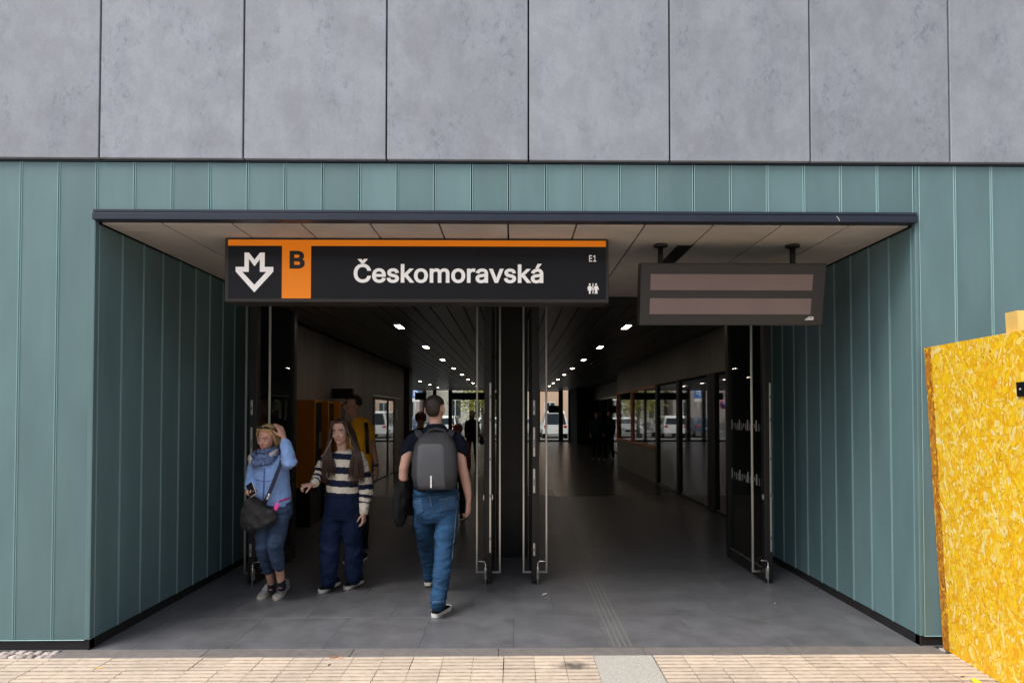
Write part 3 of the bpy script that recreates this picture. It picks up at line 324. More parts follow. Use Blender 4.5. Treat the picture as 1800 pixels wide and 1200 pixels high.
def outline_mesh(name, loops, y0, y1, m):
    """flat loops (with holes) in an XZ plane, extruded from y0 to y1"""
    bm = bmesh.new(); eo = []
    for l in loops:
        vs = [bm.verts.new((p[0], y0, p[1])) for p in l]
        for i in range(len(vs)): eo.append(bm.edges.new((vs[i], vs[(i+1) % len(vs)])))
    bmesh.ops.triangle_fill(bm, edges=eo, use_beauty=True, normal=(0, -1, 0))
    r = bmesh.ops.extrude_face_region(bm, geom=bm.faces[:])
    for v in r['geom']:
        if isinstance(v, bmesh.types.BMVert): v.co.y = y1
    bmesh.ops.recalc_face_normals(bm, faces=bm.faces)
    me = bpy.data.meshes.new(name); bm.to_mesh(me); bm.free(); me.materials.append(m); return me
def text(name, txt, x0, x1, y, z0, z1, m, parent, depth=.002):
    """lettering standing in an XZ plane facing -Y, fitted to x0..x1, z0..z1"""
    G_ = GLYPHS[txt]; xs = [p[0] for c in G_ for p in c[0]]; ys = [p[1] for c in G_ for p in c[0]]
    sx = (x1-x0)/(max(xs)-min(xs)); sz = (z1-z0)/(max(ys)-min(ys)); ax, ay = min(xs), min(ys)
    vs = []; fs = []
    for k, (V_, T_) in enumerate(G_):                       # strokes that cross lie a hair above one another
        o_ = len(vs); vs += [(x0+(p[0]-ax)*sx, y+.0001*(k % 3), z0+(p[1]-ay)*sz) for p in V_]; fs += [tuple(i+o_ for i in t) for t in T_]
    me = bpy.data.meshes.new(name); me.from_pydata(vs, [], fs)
    bm = bmesh.new(); bm.from_mesh(me); r = bmesh.ops.extrude_face_region(bm, geom=bm.faces[:])
    for v in r['geom']:
        if isinstance(v, bmesh.types.BMVert): v.co.y -= depth
    bmesh.ops.recalc_face_normals(bm, faces=bm.faces); bm.to_mesh(me); bm.free(); me.materials.append(m); return ob(name, me, parent)
# ================================================================== ground and floors
g = MB().box(-60, 60, -70, -1.36, -.35, -.012); struct(ob('ground', (g, M['ground'])))
g = MB().box(-60, -7.0, -1.36, 31.4, -.35, -.012).box(7.0, 60, -1.36, 31.4, -.35, -.012); struct(ob('ground', (g, M['ground'])))
pav = struct(ob('pavement', (MB().box(-7, 7, -1.36, -.0, -.3, -.016), M['grout'])))
def ribbed_tile(w, l, n=4):
    """ribs run along X; grooves between them take a darker second material"""
    top = [(0, -.003, 1)]; pitch = l/n
    for k in range(n):
        a = k*pitch
        top += [(a+.006, -.0015, 1), (a+.014, .0065, 0), (a+.020, .008, 0), (a+pitch-.012, .008, 0), (a+pitch-.006, .0065, 0)]
    top += [(l, -.003, 1)]
    m = MB(); x0, x1 = .0012, w-.002
    for (p0, p1) in zip(top[:-1], top[1:]):
        gr = 1 if (p0[1] < 0 or p1[1] < 0) else 0
        m.add([(x0,-p0[0],p0[1]),(x1,-p0[0],p0[1]),(x1,-p1[0],p1[1]),(x0,-p1[0],p1[1])], [(0,1,2,3)], gr)
    n_ = len(top)
    for X in (x0, x1): m.add([(X,-p[0],p[1]) for p in top] + [(X,-l,-.014),(X,0,-.014)], [tuple(range(n_+2))], 1)
    return m
tile_me = ribbed_tile(.2, .2135).mesh('paving_tile', [M['tactile'], M['groovedark']])
x = P(938, 1150, -.14).x
k0 = -24
for k in range(k0, 18):
    X0 = x + .2*k
    if 2 <= k < 4: continue                               # the granite slab stands here
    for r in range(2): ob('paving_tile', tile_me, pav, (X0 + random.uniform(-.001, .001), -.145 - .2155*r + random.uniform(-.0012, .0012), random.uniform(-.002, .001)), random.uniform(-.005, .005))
gs = MB().bbox(0, .395, -.43, 0, -.014, .003, .003).mesh('granite_slab', M['granite']); ob('granite_slab', gs, pav, (x+.402, -.145, 0))
pm = MB().bbox(.0015, .1975, -.1985, -.0015, -.014, .002, .004).mesh('paver', M['paver'])
for r in range(4):
    for k in range(-22, 20): ob('paver', pm, pav, (x + .2*k + (.1 if r % 2 else 0), -.578-.2*r, random.uniform(-.0015, .0015)), random.uniform(-.005, .005))
# edging of the entrance and the little mosaic stones along the foot of the wall
ex = -3.1
while ex < 2.95:
    w_ = min(1.0, 2.95-ex); ob('edging_stone', (MB().bbox(ex+.0015, ex+w_-.0015, -.142, -.004, -.05, .002, .003), M['threshold']), pav); ex += w_
cbm = [MB().bbox(-.026, .026, -.026, .026, -.02, .004, .008).mesh('cobble', M['cobble']) for _ in range(1)]
for r in range(2):
    for k in range(62):
        X0 = -3.13 - k*.058 - random.uniform(0, .006)
        o = ob('cobble', cbm[0], pav, (X0, -.035 - r*.062 - random.uniform(0, .006), random.uniform(-.006, .004)), random.uniform(-.35, .35)); o.scale = (random.uniform(.8,1.05), random.uniform(.85,1.1), 1)
for k in range(20):
    o = ob('cobble', cbm[0], pav, (2.99 + k*.058, -.045 - random.uniform(0, .02), random.uniform(-.006, .004)), random.uniform(-.35, .35))
# entrance floor: stone slabs with fine joints, polished sheet beyond
FY0, TS = .0, .664
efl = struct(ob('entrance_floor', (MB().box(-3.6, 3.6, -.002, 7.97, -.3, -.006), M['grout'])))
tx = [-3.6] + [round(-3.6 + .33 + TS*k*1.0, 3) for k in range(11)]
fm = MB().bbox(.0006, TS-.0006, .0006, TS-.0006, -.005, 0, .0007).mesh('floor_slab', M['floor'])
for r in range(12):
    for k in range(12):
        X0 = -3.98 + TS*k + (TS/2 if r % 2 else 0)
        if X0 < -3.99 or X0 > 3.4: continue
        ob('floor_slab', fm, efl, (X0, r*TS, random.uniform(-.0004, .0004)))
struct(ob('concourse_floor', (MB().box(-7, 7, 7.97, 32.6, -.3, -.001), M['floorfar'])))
for k, gx in enumerate((.705, .745, .785, .825)):          # guide strips for the blind
    ob('guide_strip', (MB().bbox(gx, gx+.012, .004, 9.0, 0, .004, .0015), M['guide']), efl)

# ================================================================== station building
bld = tag(empty('station_building', (0,0,0)), 'metro station front with grey concrete panels over green zinc cladding and a wide entrance', 'building')
XL, XR = PX(172,1000,-2.925).x, 2.86
XL = -2.925
ZT = 3.405
# carcass (walls behind the cladding, roof)
cb = MB()
cb.box(-8, XL-.02, .06, 2.9, -.2, 3.44).box(XR+.02, 8, .06, 2.9, -.2, 3.44).box(-8, 8, .02, .30, 3.47, 8.0).box(XL-.02, XR+.02, .06, .30, 3.0, 3.47)
cb.box(-8, 8, .30, 33.0, 3.47, 4.2)
cb.box(-8, 8, .06, .30, 3.44, 3.469)
ob('carcass', (cb, M['void']), bld)
# fibre-cement panels of the upper storey
PW = .9985; px0 = P(929, 200, -.03).x
cpm = MB().bbox(-PW/2+.006, PW/2-.006, -.03, .012, 0, 2.3, .003).mesh('concrete_panel', M['concrete'])
for r in range(2):
    for k in range(-7, 7):
        ob('concrete_panel', cpm, bld, (px0 + PW*(k+.5) , random.uniform(-.001, .001), ZT + .008 + r*2.312))
ob('shadow_gap_trim', (MB().box(-7.2, 7.2, -.006, .02, ZT-.006, ZT+.002), M['navy']), bld)
# zinc panels: flat tray with an upstanding seam along one edge
def zinc_mesh(w, h):
    """flat sheet with a fine folded bead along both edges and an open joint beside it"""
    m = MB(); m.bbox(.0095, w-.0095, 0, .03, 0, h, .002)
    for a in (.0045, w-.0092): m.bbox(a, a+.0047, -.0045, .03, -.0005, h, .0014, 1)
    return m.mesh('zinc_panel', [M['zinc'], M['zincedge']])
ZP, HB = .2625, .072
full, short = zinc_mesh(ZP, ZT-.010-HB), zinc_mesh(ZP, ZT-.010-3.058)
cl = P(41, 300, 0).x; zj = [cl + ZP*k for k in range(-16, 45)]
zj0 = P(303, 320, 0).x
j = zj0 - ZP*30
while j < 6.8:
    mid = j + ZP/2
    if mid < XL - .05: ob('zinc_panel', full, bld, (j, 0, HB))
    elif mid > XR + .1: pass
    else: ob('zinc_panel', short, bld, (j, 0, 3.058))
    j += ZP
j = XR + .028
ob('zinc_panel', (MB().bbox(XR, XR+.0265, -.004, .03, HB, ZT-.010, .003), M['zinc']), bld)
while j < 6.5: ob('zinc_panel', full, bld, (j, 0, HB)); j += ZP
# left end piece up to the corner
jl = zj0 - ZP*30
while jl + ZP < XL - .05 + ZP/2: jl += ZP
ob('corner_trim', (MB().bbox(XL-.034, XL+.002, -.006, .034, HB, 3.054, .004), M['zinc']), bld)
ob('corner_trim', (MB().bbox(XR-.002, XR+.026, -.008, .034, HB, 3.054, .004), M['zinc']), bld)
# reveals of the entrance
DP = 2.74
def side_panels(X, sgn):
    y = .036; k = 0
    while y < DP - .02:
        w = min(.268, DP-y); h = 2.966-HB
        m = MB()
        a, b_ = sorted((X, X + sgn*.03))
        m.bbox(a, b_, y+.0075, y+w-.0075, HB, HB+h, .002)
        a, b_ = sorted((X - sgn*.006, X + sgn*.03))
        for q in (y+.004, y+w-.0072): m.bbox(a, b_, q+.0005, q+.0028, HB-.0005, HB+h, .0014, 1)
        ob('zinc_panel', (m, [M['zinc'], M['reveal_edge']]), bld); y += w; k += 1
side_panels(XL, -1); side_panels(XR, 1)
# plinths
pl = MB(); pl.bbox(-8, XL-.004, .010, .06, 0, HB-.004, .003); ob('plinth', (pl, M['blackrubber']), bld)
pl = MB(); pl.bbox(XR+.004, 8, .010, .06, 0, HB-.004, .003); ob('plinth', (pl, M['blackrubber']), bld)
pl = MB(); pl.bbox(XL-.012, XL-.0045, .062, DP, 0, HB-.002, .002).bbox(XL-.011, XL-.004, -.0, .060, 0, HB-.003, .002); ob('plinth', (pl, M['blackrubber']), bld)
pl = MB(); pl.bbox(XR+.0045, XR+.012, .062, DP, 0, HB-.002, .002).bbox(XR+.004, XR+.011, .0, .060, 0, HB-.003, .002); ob('plinth', (pl, M['blackrubber']), bld)
for a, b_ in ((-8, XL-.035), (XR+.027, 8)): ob('drip_edge', (MB().bbox(a, b_, -.007, .03, HB-.0035, HB-.0008, .001), M['zincedge']), bld)
# lintel: thin lip over a deep navy band
ln = MB(); ln.bbox(XL-.002, XR+.004, -.030, .05, 3.034, 3.054, .002); ob('lintel_lip', (ln, M['navy']), bld)
ln = MB(); ln.bbox(XL-.004, XR+.006, -.034, .05, 2.982, 3.030, .003); ob('lintel', (ln, M['navy']), bld)
sc_ = P(1475, 380, -.035); s1 = MB(); s1.tube([(sc_.x-.018, -.0343, 3.022), (sc_.x-.006, -.0343, 3.010), (sc_.x+.004, -.0343, 2.987)], [.0012, .0022, .0012], 6); ob('paint_scratch', (s1, M['white']), bld)
# soffit panels (joints run inwards)
SZ = 2.976; sp = .4905; sx = P(893, 391, .05).x
k = -8
while sx + sp*k < XR:
    a, b_ = sx + sp*k, sx + sp*(k+1); k += 1
    if b_ < XL: continue
    a, b_ = max(a, XL+.004), min(b_, XR-.004)
    if b_ - a < .03: continue
    edge = a < XL+.2 or b_ > XR-.5
    ys = [.052, .23 if a < 0 else .55, DP] if (a < XL+.3 or b_ > XR-.55) else ([.052, 1.15, DP] if k % 2 else [.052, 1.75, DP])
    for y0, y1 in zip(ys[:-1], ys[1:]): ob('soffit_panel', (MB().bbox(a+.006, b_-.006, y0+.003, y1-.003, SZ, SZ+.02, .002), M['soffit']), bld)
ob('soffit_light', (MB().box(1.315, 1.44, .56, 1.75, SZ-.004, SZ+.015).box(1.325, 1.43, .58, 1.73, SZ-.006, SZ-.004), M['black']), bld)

# ================================================================== door screen and door leaves
scr = tag(empty('door_screen', (0, DP, 0)), 'black steel door screen with central pier across the entrance', 'door frame')
ob('head', (MB().bbox(XL+.002, XR-.002, DP+.002, DP+.12, 2.88, 2.97, .004), M['blackmetal']), scr).matrix_parent_inverse = Matrix.Translation((0,-DP,0))
def sub(name, mb, m, parent):
    o = ob(name, (mb, m) if isinstance(m, bpy.types.Material) else (mb, m), parent)
    if parent.parent is None: o.matrix_parent_inverse = Matrix.LocRotScale(parent.location, parent.rotation_euler, None).inverted()
    return o
LX = dict(L=-2.496, ML=PX(858, 900, -.24).x, MR=.214, R=2.469)
LX['ML'] = -.242
sub('pier', MB().bbox(LX['ML']+.048, LX['MR']-.048, DP+.004, DP+.16, 0, 2.878, .004), M['blackmetal'], scr)
sub('jamb', MB().bbox(XL+.002, LX['L']-.045, DP+.004, DP+.14, 0, 2.878, .004), M['blackmetal'], scr)
sub('jamb', MB().bbox(LX['R']+.045, XR-.002, DP+.004, DP+.14, 0, 2.878, .004), M['blackmetal'], scr)
LH = 2.872; LW = 1.115; LT = .036
def door_leaf(X, side, strip, label, film):
    """open leaf standing at right angles to the screen; side = +1 when its inner face looks to +X"""
    t = tag(empty('door_leaf', (X, DP-.01, 0)), label, 'door', 'door leaves of the entrance, all folded open')
    y1, y0 = DP-.012, DP-LW; st = .085
    for a, b_ in ((y0, y0+st), (y1-st, y1)): sub('stile', MB().bbox(X-LT, X+LT, a, b_, .012, LH, .004), M['blackmetal'], t)
    sub('rail', MB().bbox(X-LT+.002, X+LT-.002, y0+st, y1-st, .012, .115, .003), M['blackmetal'], t)
    sub('rail', MB().bbox(X-LT+.002, X+LT-.002, y0+st, y1-st, LH-.09, LH, .003), M['blackmetal'], t)
    sub('pane', MB().box(X-.008, X+.008, y0+st-.003, y1-st+.003, .113, LH-.088), M['glass'], t)
    for s_ in (-1, 1):
        sub('glazing_bead', MB().box(X+s_*.014-.004, X+s_*.014+.004, y0+st, y1-st, .1155, .127), M['steel'], t)
    for s_ in (-1, 1):                                      # full-height pull bars
        hx = X + s_*.112; hy = y0 + .12
        if X > 2 and s_ > 0: continue
        h = sub('pull_bar', MB().bbox(hx-.010, hx+.010, hy-.010, hy+.010, .075, 2.79, .003), M['steel'], t)
        for z in (.075, 2.77): sub('bracket', MB().bbox(min(hx-s_*.0101, X+s_*LT), max(hx-s_*.0101, X+s_*LT), hy-.009, hy+.009, z, z+.02, .003), M['steel'], h)
    ly = y0 - .0015; lx = X - side*.012 if False else X + (.0)
    if strip == 'long':
        sub('lock_strip', MB().bbox(lx-.022*side-.009, lx-.022*side+.009, ly, y0+.01, .30, 1.93, .0008), M['steel'], t)
        for z in (.42, .83, 1.18, 1.56, 1.78): sub('strip_slot', MB().box(lx-.022*side-.004, lx-.022*side+.004, ly-.0012, y0, z, z+.028), M['black'], t)
        for s_ in (-1, 1): sub('latch', MB().bbox(X+s_*(LT+.0005) - .006 + s_*.006, X+s_*(LT+.0005)+.006+s_*.006, y0+.02, y0+.045, .80, .85, .002), M['steel'], t)
    else:
        for z0, z1 in ((.27, .39), (.87, 1.10), (1.22, 1.50), (1.62, 1.76)):
            b2 = sub('lock_plate', MB().bbox(lx-.012*side-.010, lx-.012*side+.010, ly, y0+.01, z0, z1, .0008), M['steel'], t)
            sub('slot', MB().box(lx-.012*side-.004, lx-.012*side+.004, ly-.0012, y0, z0+.3*(z1-z0), z0+.58*(z1-z0)), M['black'], b2)
    # drop bolt that holds the leaf open
    bx = X + side*.022
    db = MB(); db.tube([(bx, y0-.028, .0), (bx, y0-.028, .20)], .007, 8).tube([(bx, y0-.028, .10), (bx, y0-.028, .16)], .013, 10)
    db.tube([(bx, y0-.028, .2), (bx+side*.012, y0-.030, .222), (bx+side*.065, y0-.034, .226)], .006, 8); db.bbox(bx-.014, bx+.014, y0-.024, y0, .05, .15, .003)
    sub('drop_bolt', db, M['steel'], t)
    sub('foot_guard', MB().bbox(X-.03, X+.03, y0-.012, y0, .022, .09, .004), M['blackmetal'], t)
    if film:
        rnd_ = random.Random(3)
        for zc in ((1.50, .955) if X > 0 else (1.50,)):
            y = y0+st+.05; i = 0
            while y < y1-st-.05:
                w_ = .014 if i % 4 != 2 else .034; h0 = -.045 + (.03 if i % 5 == 3 else 0); h1 = .03 + (.035 if i % 4 == 2 else 0)
                sub('film_mark', MB().box(X-side*(-.0095)-.0005, X+side*.0095+.0005, y, y+w_, zc+h0, zc+h1), M['film'], t)
                y += .058; i += 1
    return t
door_leaf(LX['L'], 1, 'plates', 'leftmost open glass door leaf, beside the left zinc wall behind the blonde walker', False)
door_leaf(LX['ML'], -1, 'long', 'open glass door leaf left of the central pier with one long steel lock strip', False)
door_leaf(LX['MR'], 1, 'plates', 'open glass door leaf right of the central pier with short steel lock plates', False)
door_leaf(LX['R'], -1, 'long', 'rightmost open glass door leaf under the display, two rows of white film marks', True)

# ================================================================== concourse interior
CZ = 3.01                                                   # ceiling height
WL, WR = -3.33, 3.35
lw = struct(ob('left_wall', (MB().box(WL-.25, WL-.02, 2.90, 14.6, -.1, CZ+.3).box(-8, WL-.021, 14.40, 14.6, -.1, CZ+.3).box(-6.5, -6.3, 14.6, 32.5, -.1, CZ+.3).box(XL-.6, XL-.021, 2.901, 3.0, 0, CZ+.3), M['void'])))
y = 2.92; i = 0
DW0, DW1 = PX(655, 760, WL).y, PX(703, 760, WL).y           # the side door in the left wall
while y < 14.55:
    y2 = min(y+1.22, 14.6)
    segs = [(y, y2)]
    out = []
    for a, b_ in segs:
        if b_ <= DW0 or a >= DW1: out.append((a, b_, 0))
        else:
            if a < DW0: out.append((a, DW0, 0))
            if b_ > DW1: out.append((DW1, b_, 0))
            out.append((max(a, DW0), min(b_, DW1), 2.12))
    for a, b_, z in out:
        if b_-a > .03: ob('wall_board', (MB().bbox(WL-.018, WL, a+.002, b_-.002, z, CZ, .002), M['plaster']), lw)
    y = y2
rw = struct(ob('right_wall', (MB().box(WR+.02, WR+.25, 2.90, 15.6, -.1, CZ+.3).box(XR+.021, WR+.02, 2.901, 3.0, 0, CZ+.3).box(WR+.25, 4.5, 15.4, 15.6, -.1, CZ+.3)
    .box(4.32, 4.5, 15.6, 28.6, -.1, CZ+.3).box(WR+.02, 4.32, 28.4, 28.6, -.1, CZ+.3).box(WR+.02, WR+.25, 28.6, 32.5, -.1, CZ+.3), M['void'])))
GZ = 2.31
KY0, KY1 = PX(1156, 700, WR).y, 15.58                       # kiosk part of the right wall
y = 2.92
while y < 15.55:
    y2 = min(y+1.2, 15.6); ob('wall_board', (MB().bbox(WR, WR+.018, y+.002, y2-.002, GZ, CZ, .002), M['plaster']), rw); y = y2
ob('wall_board', (MB().bbox(WR, WR+.018, KY0+.002, KY1, 0, .80, .002), M['plaster']), rw)
y = 15.7
while y < 28.3:
    y2 = min(y+1.6, 28.4); ob('wall_board', (MB().bbox(4.30, 4.318, y+.01, y2-.01, GZ+.02, CZ, .002), M['plaster']), rw); y = y2
# dark shop front on the right
sf = tag(empty('shop_front', (WR, 6, 0)), 'dark reflecting shop front with black posts along the right concourse wall', 'shop front')
ys = [2.95, 4.3, 5.9, PX(1250,760,WR).y, PX(1194,760,WR).y, KY0]
for a, b_ in zip(ys[:-1], ys[1:]): sub('pane', MB().box(WR+.004, WR+.016, a+.03, b_-.03, .06, GZ-.05), M['mirror'], sf)
for a in ys: sub('post', MB().bbox(WR-.035, WR+.018, a-.10 if a < 10.2 and a > 5 else a-.05, a+.10 if 5 < a < 10.2 else a+.05, .0, GZ-.003, .004), M['black'], sf)
for a, b_ in zip(ys[:-1], ys[1:]):
    sub('sill', MB().bbox(WR-.02, WR+.018, a+.101, b_-.101, 0, .06, .004), M['blackmetal'], sf)
# ticket office windows in orange frames
kmid = PX(1112, 730, WR).y
for (a, b_, lb) in ((KY0+.02, kmid-.03, 'near orange framed ticket window in the right concourse wall'), (kmid+.03, KY1-.06, 'far orange framed ticket window in the right concourse wall')):
    t = tag(empty('ticket_window', (WR, (a+b_)/2, .8)), lb, 'window', 'orange framed windows of the ticket office')
    fr = MB(); w_ = .10
    for z0, z1 in ((.80, .87), (GZ-.07, GZ-.002)): fr.bbox(WR-.03, WR+.018, a, b_, z0, z1, .004)
    sub('frame', fr, M['orangeframe'], t)
    for q0, q1 in ((a, a+w_), (b_-w_, b_)): sub('jamb', MB().bbox(WR-.0305, WR+.018, q0-.0005, q1, .871, GZ-.073, .004), M['orangeframe'], t)
    sub('pane', MB().box(WR+.002, WR+.014, a+w_, b_-w_, .872, GZ-.074), M['mirror'], t)
# glazed back of the niche behind
ng = tag(empty('niche_glazing', (4.3, 22, 0)), 'dark glazed doors set back beyond the ticket windows', 'glazed doors')
ys = [15.75, 18.2, 20.8, 23.4, 26.0, 28.2]
for a, b_ in zip(ys[:-1], ys[1:]): sub('pane', MB().box(4.302, 4.315, a+.03, b_-.03, .05, GZ-.04), M['mirror'], ng)
for a in ys: sub('post', MB().bbox(4.25, 4.317, a-.06, a+.06, 0, GZ, .004), M['black'], ng)
sub('header', MB().bbox(4.24, 4.317, 15.7, 28.3, GZ+.001, GZ+.05, .004), M['steel'], ng)
# ceiling planks
ce = struct(ob('concourse_ceiling', (MB().box(-6.6, 4.6, DP+.14, 32.6, CZ+.03, CZ+.12), M['void'])))
pkw = .215
kk = [2.9, 8.9, 14.9, 20.9, 26.9, 32.5]
for k in range(-30, 20):
    X0 = k*pkw
    if X0 < -6.4 or X0 > 4.2: continue
    y0 = 2.9 if (X0 > WL-.1 and X0 < WR-.1) else 14.7
    off = 0 if k % 2 else 3.0
    if y0 > 3: segs = [(14.7, 32.5)]
    else: segs = [(2.9, 8.9+off), (8.9+off, 17.9+off), (17.9+off, 32.5)]
    for a, b_ in segs: ob('ceiling_plank', (MB().bbox(X0+.009, X0+pkw-.009, a+.003, b_-.003, CZ, CZ+.022, .003), M['plank']), ce)
# downlights
lampme = MB().box(-.047, .047, -.21, .21, -.003, .003); lm = lampme.mesh('diffuser', M['lamp'])
rimm = MB(); rimm.bbox(-.062, .062, -.23, -.21, -.006, .002, .002).bbox(-.062, .062, .21, .23, -.006, .002, .002).bbox(-.062, -.047, -.21, .21, -.006, .002, .002).bbox(.047, .062, -.21, .21, -.006, .002, .002)
rm = rimm.mesh('rim', M['blackmetal'])
def lamps(X, ys, what):
    for i, y in enumerate(ys):
        nth = ['first', 'second', 'third', 'fourth', 'fifth', 'sixth', 'seventh', 'eighth', 'ninth', 'tenth'][i]
        t = tag(empty('ceiling_light', (X, y, CZ-.003)), f'{nth} slim warm ceiling light from the doors in the {what} row', 'ceiling light', 'ceiling lights of the concourse')
        ob('diffuser', lm, t); ob('rim', rm, t)
lamps(-1.80, [5.45+3*i for i in range(8)], 'left')
lamps(1.80, [5.45+3*i for i in range(8)], 'right')
lamps(-3.95, [18.9+3.1*i for i in range(4)], 'far left')
# column at the end of the left wall
t = tag(ob('column', (MB().bbox(WL-.02, WL+.16, 14.62, 15.2, 0, CZ-.001, .01), M['black'])), 'black column at the end of the brown concourse wall', 'column')
# ticket machines along the left wall
def machine(y0, label):
    t = tag(empty('ticket_machine', (WL, y0, 0)), label, 'ticket machine', 'orange ticket machines along the left wall')
    x0, x1 = WL+.002, WL+.46; w_ = .62
    sub('body', MB().bbox(x0, x1-.08, y0+.045, y0+w_-.045, .0, 1.80, .008), M['blackmetal'], t)
    sub('side_fin', MB().bbox(x0, x1, y0, y0+.042, .56, 1.835, .006), M['orange'], t)
    sub('hood', MB().bbox(x0, x1-.10, y0+.044, y0+w_-.002, 1.803, 1.834, .004), M['orange'], t)
    sub('screen', MB().bbox(x1-.079, x1-.07, y0+.10, y0+.40, 1.25, 1.55, .003), M['signface'], t)
    sub('keypad', MB().bbox(x1-.079, x1-.065, y0+.44, y0+.55, 1.10, 1.35, .003), M['steel'], t)
    sub('ticket_tray', MB().bbox(x1-.079, x1-.045, y0+.14, y0+.48, .72, .86, .006), M['steel'], t)
    sub('pedestal', MB().bbox(x0, x1-.06, y0+.001, y0+.043, .0, .558, .004), M['black'], t)
my = PX(553, 780, WL+.46).y
for i, nm in enumerate(('nearest orange ticket machine with its broad side fin towards the doors', 'middle orange ticket machine between its two neighbours', 'farthest orange ticket machine, partly behind the tall person in yellow')): machine(my + i*.66, nm)
# small black display box on the wall above the machines
db_ = P(600, 691, PX(600, 691, WL+.3).y)
bx = tag(empty('wall_display', (WL, db_.y, 1.9)), 'small black display box on an arm above the ticket machines', 'display')
yb = PX(583, 690, WL+.02).y
sub('case', MB().bbox(WL+.02, WL+.40, yb, yb+.12, 1.91, 2.09, .006), M['black'], bx); sub('arm', MB().box(WL, WL+.02, yb+.02, yb+.10, 1.95, 2.05), M['steel'], bx)
# glazed double door in the left wall
sd_ = tag(empty('side_door', (WL, DW0, 0)), 'black framed glass side door with a pale lintel in the left concourse wall', 'door')
sub('lintel', MB().bbox(WL-.01, WL+.03, DW0-.05, DW1+.05, 2.05, 2.10, .003), M['white'], sd_)
dm = (DW0+DW1)/2
for a, b_ in ((DW0+.05, dm-.08), (dm+.08, DW1-.9)):
    lf = sub('leaf', MB().bbox(WL-.016, WL-.004, a, b_, .02, 1.98, .003), M['mirror'], sd_)
for a, b_ in ((DW0, DW0+.09), (dm-.07, dm+.07), (DW1-.93, DW1-.84)): sub('stile', MB().bbox(WL-.017, WL+.012, a, b_, 0, 1.98, .004), M['black'], sd_)
sub('rail', MB().bbox(WL-.018, WL+.010, DW0, DW1-.84, 1.981, 2.048, .003), M['black'], sd_)
sub('side_panel', MB().bbox(WL-.016, WL-.006, DW1-.84, DW1, 0, 2.048, .003), M['plaster'], sd_)
sub('notice', MB().bbox(WL-.006, WL-.002, DW1-.55, DW1-.42, 1.45, 1.75, .001), M['white'], sd_)

# ================================================================== far glazing
FG = 32.45
fg = tag(empty('far_glazing', (0, FG, 0)), 'tall glass front with black posts at the far end of the concourse', 'glazed front')
posts = [(-6.3,.14),(-4.65,.2),(-3.72,.22),(-1.15,.16),(.35,.14),(1.55,.1),(2.83,.26),(3.33,.12)]
for X, w_ in posts: sub('post', MB().bbox(X-w_/2, X+w_/2, FG-.10, FG+.10, 0, CZ-.002, .006), M['blackmetal'], fg)
for (a, _), (b_, _) in zip(posts[:-1], posts[1:]): sub('pane', MB().box(a+.06, b_-.05, FG-.008, FG+.008, .09, CZ-.06), M['clearglass'], fg)
for (X0, X1, z0, z1) in ((-5.8, -5.15, 2.46, 2.88), (-3.6, -1.24, 2.46, 2.88), (-1.06, .27, 2.46, 2.88), (.43, 2.69, 2.95, 3.0), (2.1, 2.69, 1.68, 2.12)):
    sub('transom', MB().bbox(X0, X1, FG-.09, FG+.09, z0, z1, .004), M['black'], fg)
sub('bottom_rail', MB().bbox(-6.22, 3.3, FG-.07, FG+.07, 0, .085, .004), M['black'], fg)
for X in (-3.52, -3.30): sub('door_edge', MB().bbox(X-.025, X+.025, FG-.13, FG-.101, .09, 2.44, .003), M['steel'], fg)
# ================================================================== hanging station sign
SY = .38
def sgx(px, py=475): return P(px, py, SY).x
def sgz(py, px=730): return P(px, py, SY).z
sg = tag(empty('station_sign', (sgx(733), SY+.1, sgz(476))), 'long dark station name sign with orange band hanging under the soffit', 'sign')
x0, x1, z0, z1 = sgx(395), sgx(1070), sgz(531), sgz(420)
sub('case', MB().bbox(x0, x1, SY, SY+.20, z0, z1, .004), M['boardgrey'], sg)
sub('face', MB().bbox(x0+.028, x1-.022, SY-.003, SY-.0002, z0+.025, z1-.016, .001), M['signface'], sg)
yf = SY-.0032
sub('band', MB().box(sgx(401), sgx(1065), yf-.002, yf, sgz(433), sgz(422.5)), M['signorange'], sg)
sub('tab', MB().box(sgx(496), sgx(547), yf-.002, yf, sgz(525), sgz(433)-.0002), M['signorange'], sg)
def sgtext(name, t, a, b_, zt, zb, m, off, y=yf):
    o = text(name, t, sgx(a), sgx(b_), y, sgz(zb), sgz(zt), m, sg); o.matrix_parent_inverse = Matrix.Translation(-sg.location); return o
sgtext('line_letter', 'B', 509.5, 536, 442, 473, M['black'], .028, yf-.0021)
sgtext('name_lettering', '\u010ceskomoravsk\u00e1', 622, 955, 455.5, 497.5, M['letters'], .014)
sgtext('exit_number', 'E1', 1035.5, 1048, 448, 459, M['letters'], 0)
def lg(x, y): return (sgx(390 + x/9.233), sgz(410 + y/9.233))
outer = [(370,325),(440,325),(533,440),(620,325),(697,325),(697,555),(838,555),(838,630),(533,965),(228,630),(228,555),(370,555)]
inner = [(440,425),(533,545),(620,430),(620,635),(725,635),(533,845),(335,635),(440,635)]
me = outline_mesh('arrow_emblem', [[lg(*p) for p in outer], [lg(*p) for p in inner]], yf, yf-.002, M['letters'])
o = ob('arrow_emblem', me, sg); o.matrix_parent_inverse = Matrix.Translation(-sg.location)
def tp(x, y): return (sgx(1000 + x/12), sgz(430 + y/12))
pm_ = MB()
def disc(cx, cy, r_): pm_.prism([tp(cx + r_*math.cos(a), cy + r_*math.sin(a)) for a in [k*math.pi/6 for k in range(12)]], yf-.002, yf)
disc(438, 828, 20); disc(571, 828, 20)
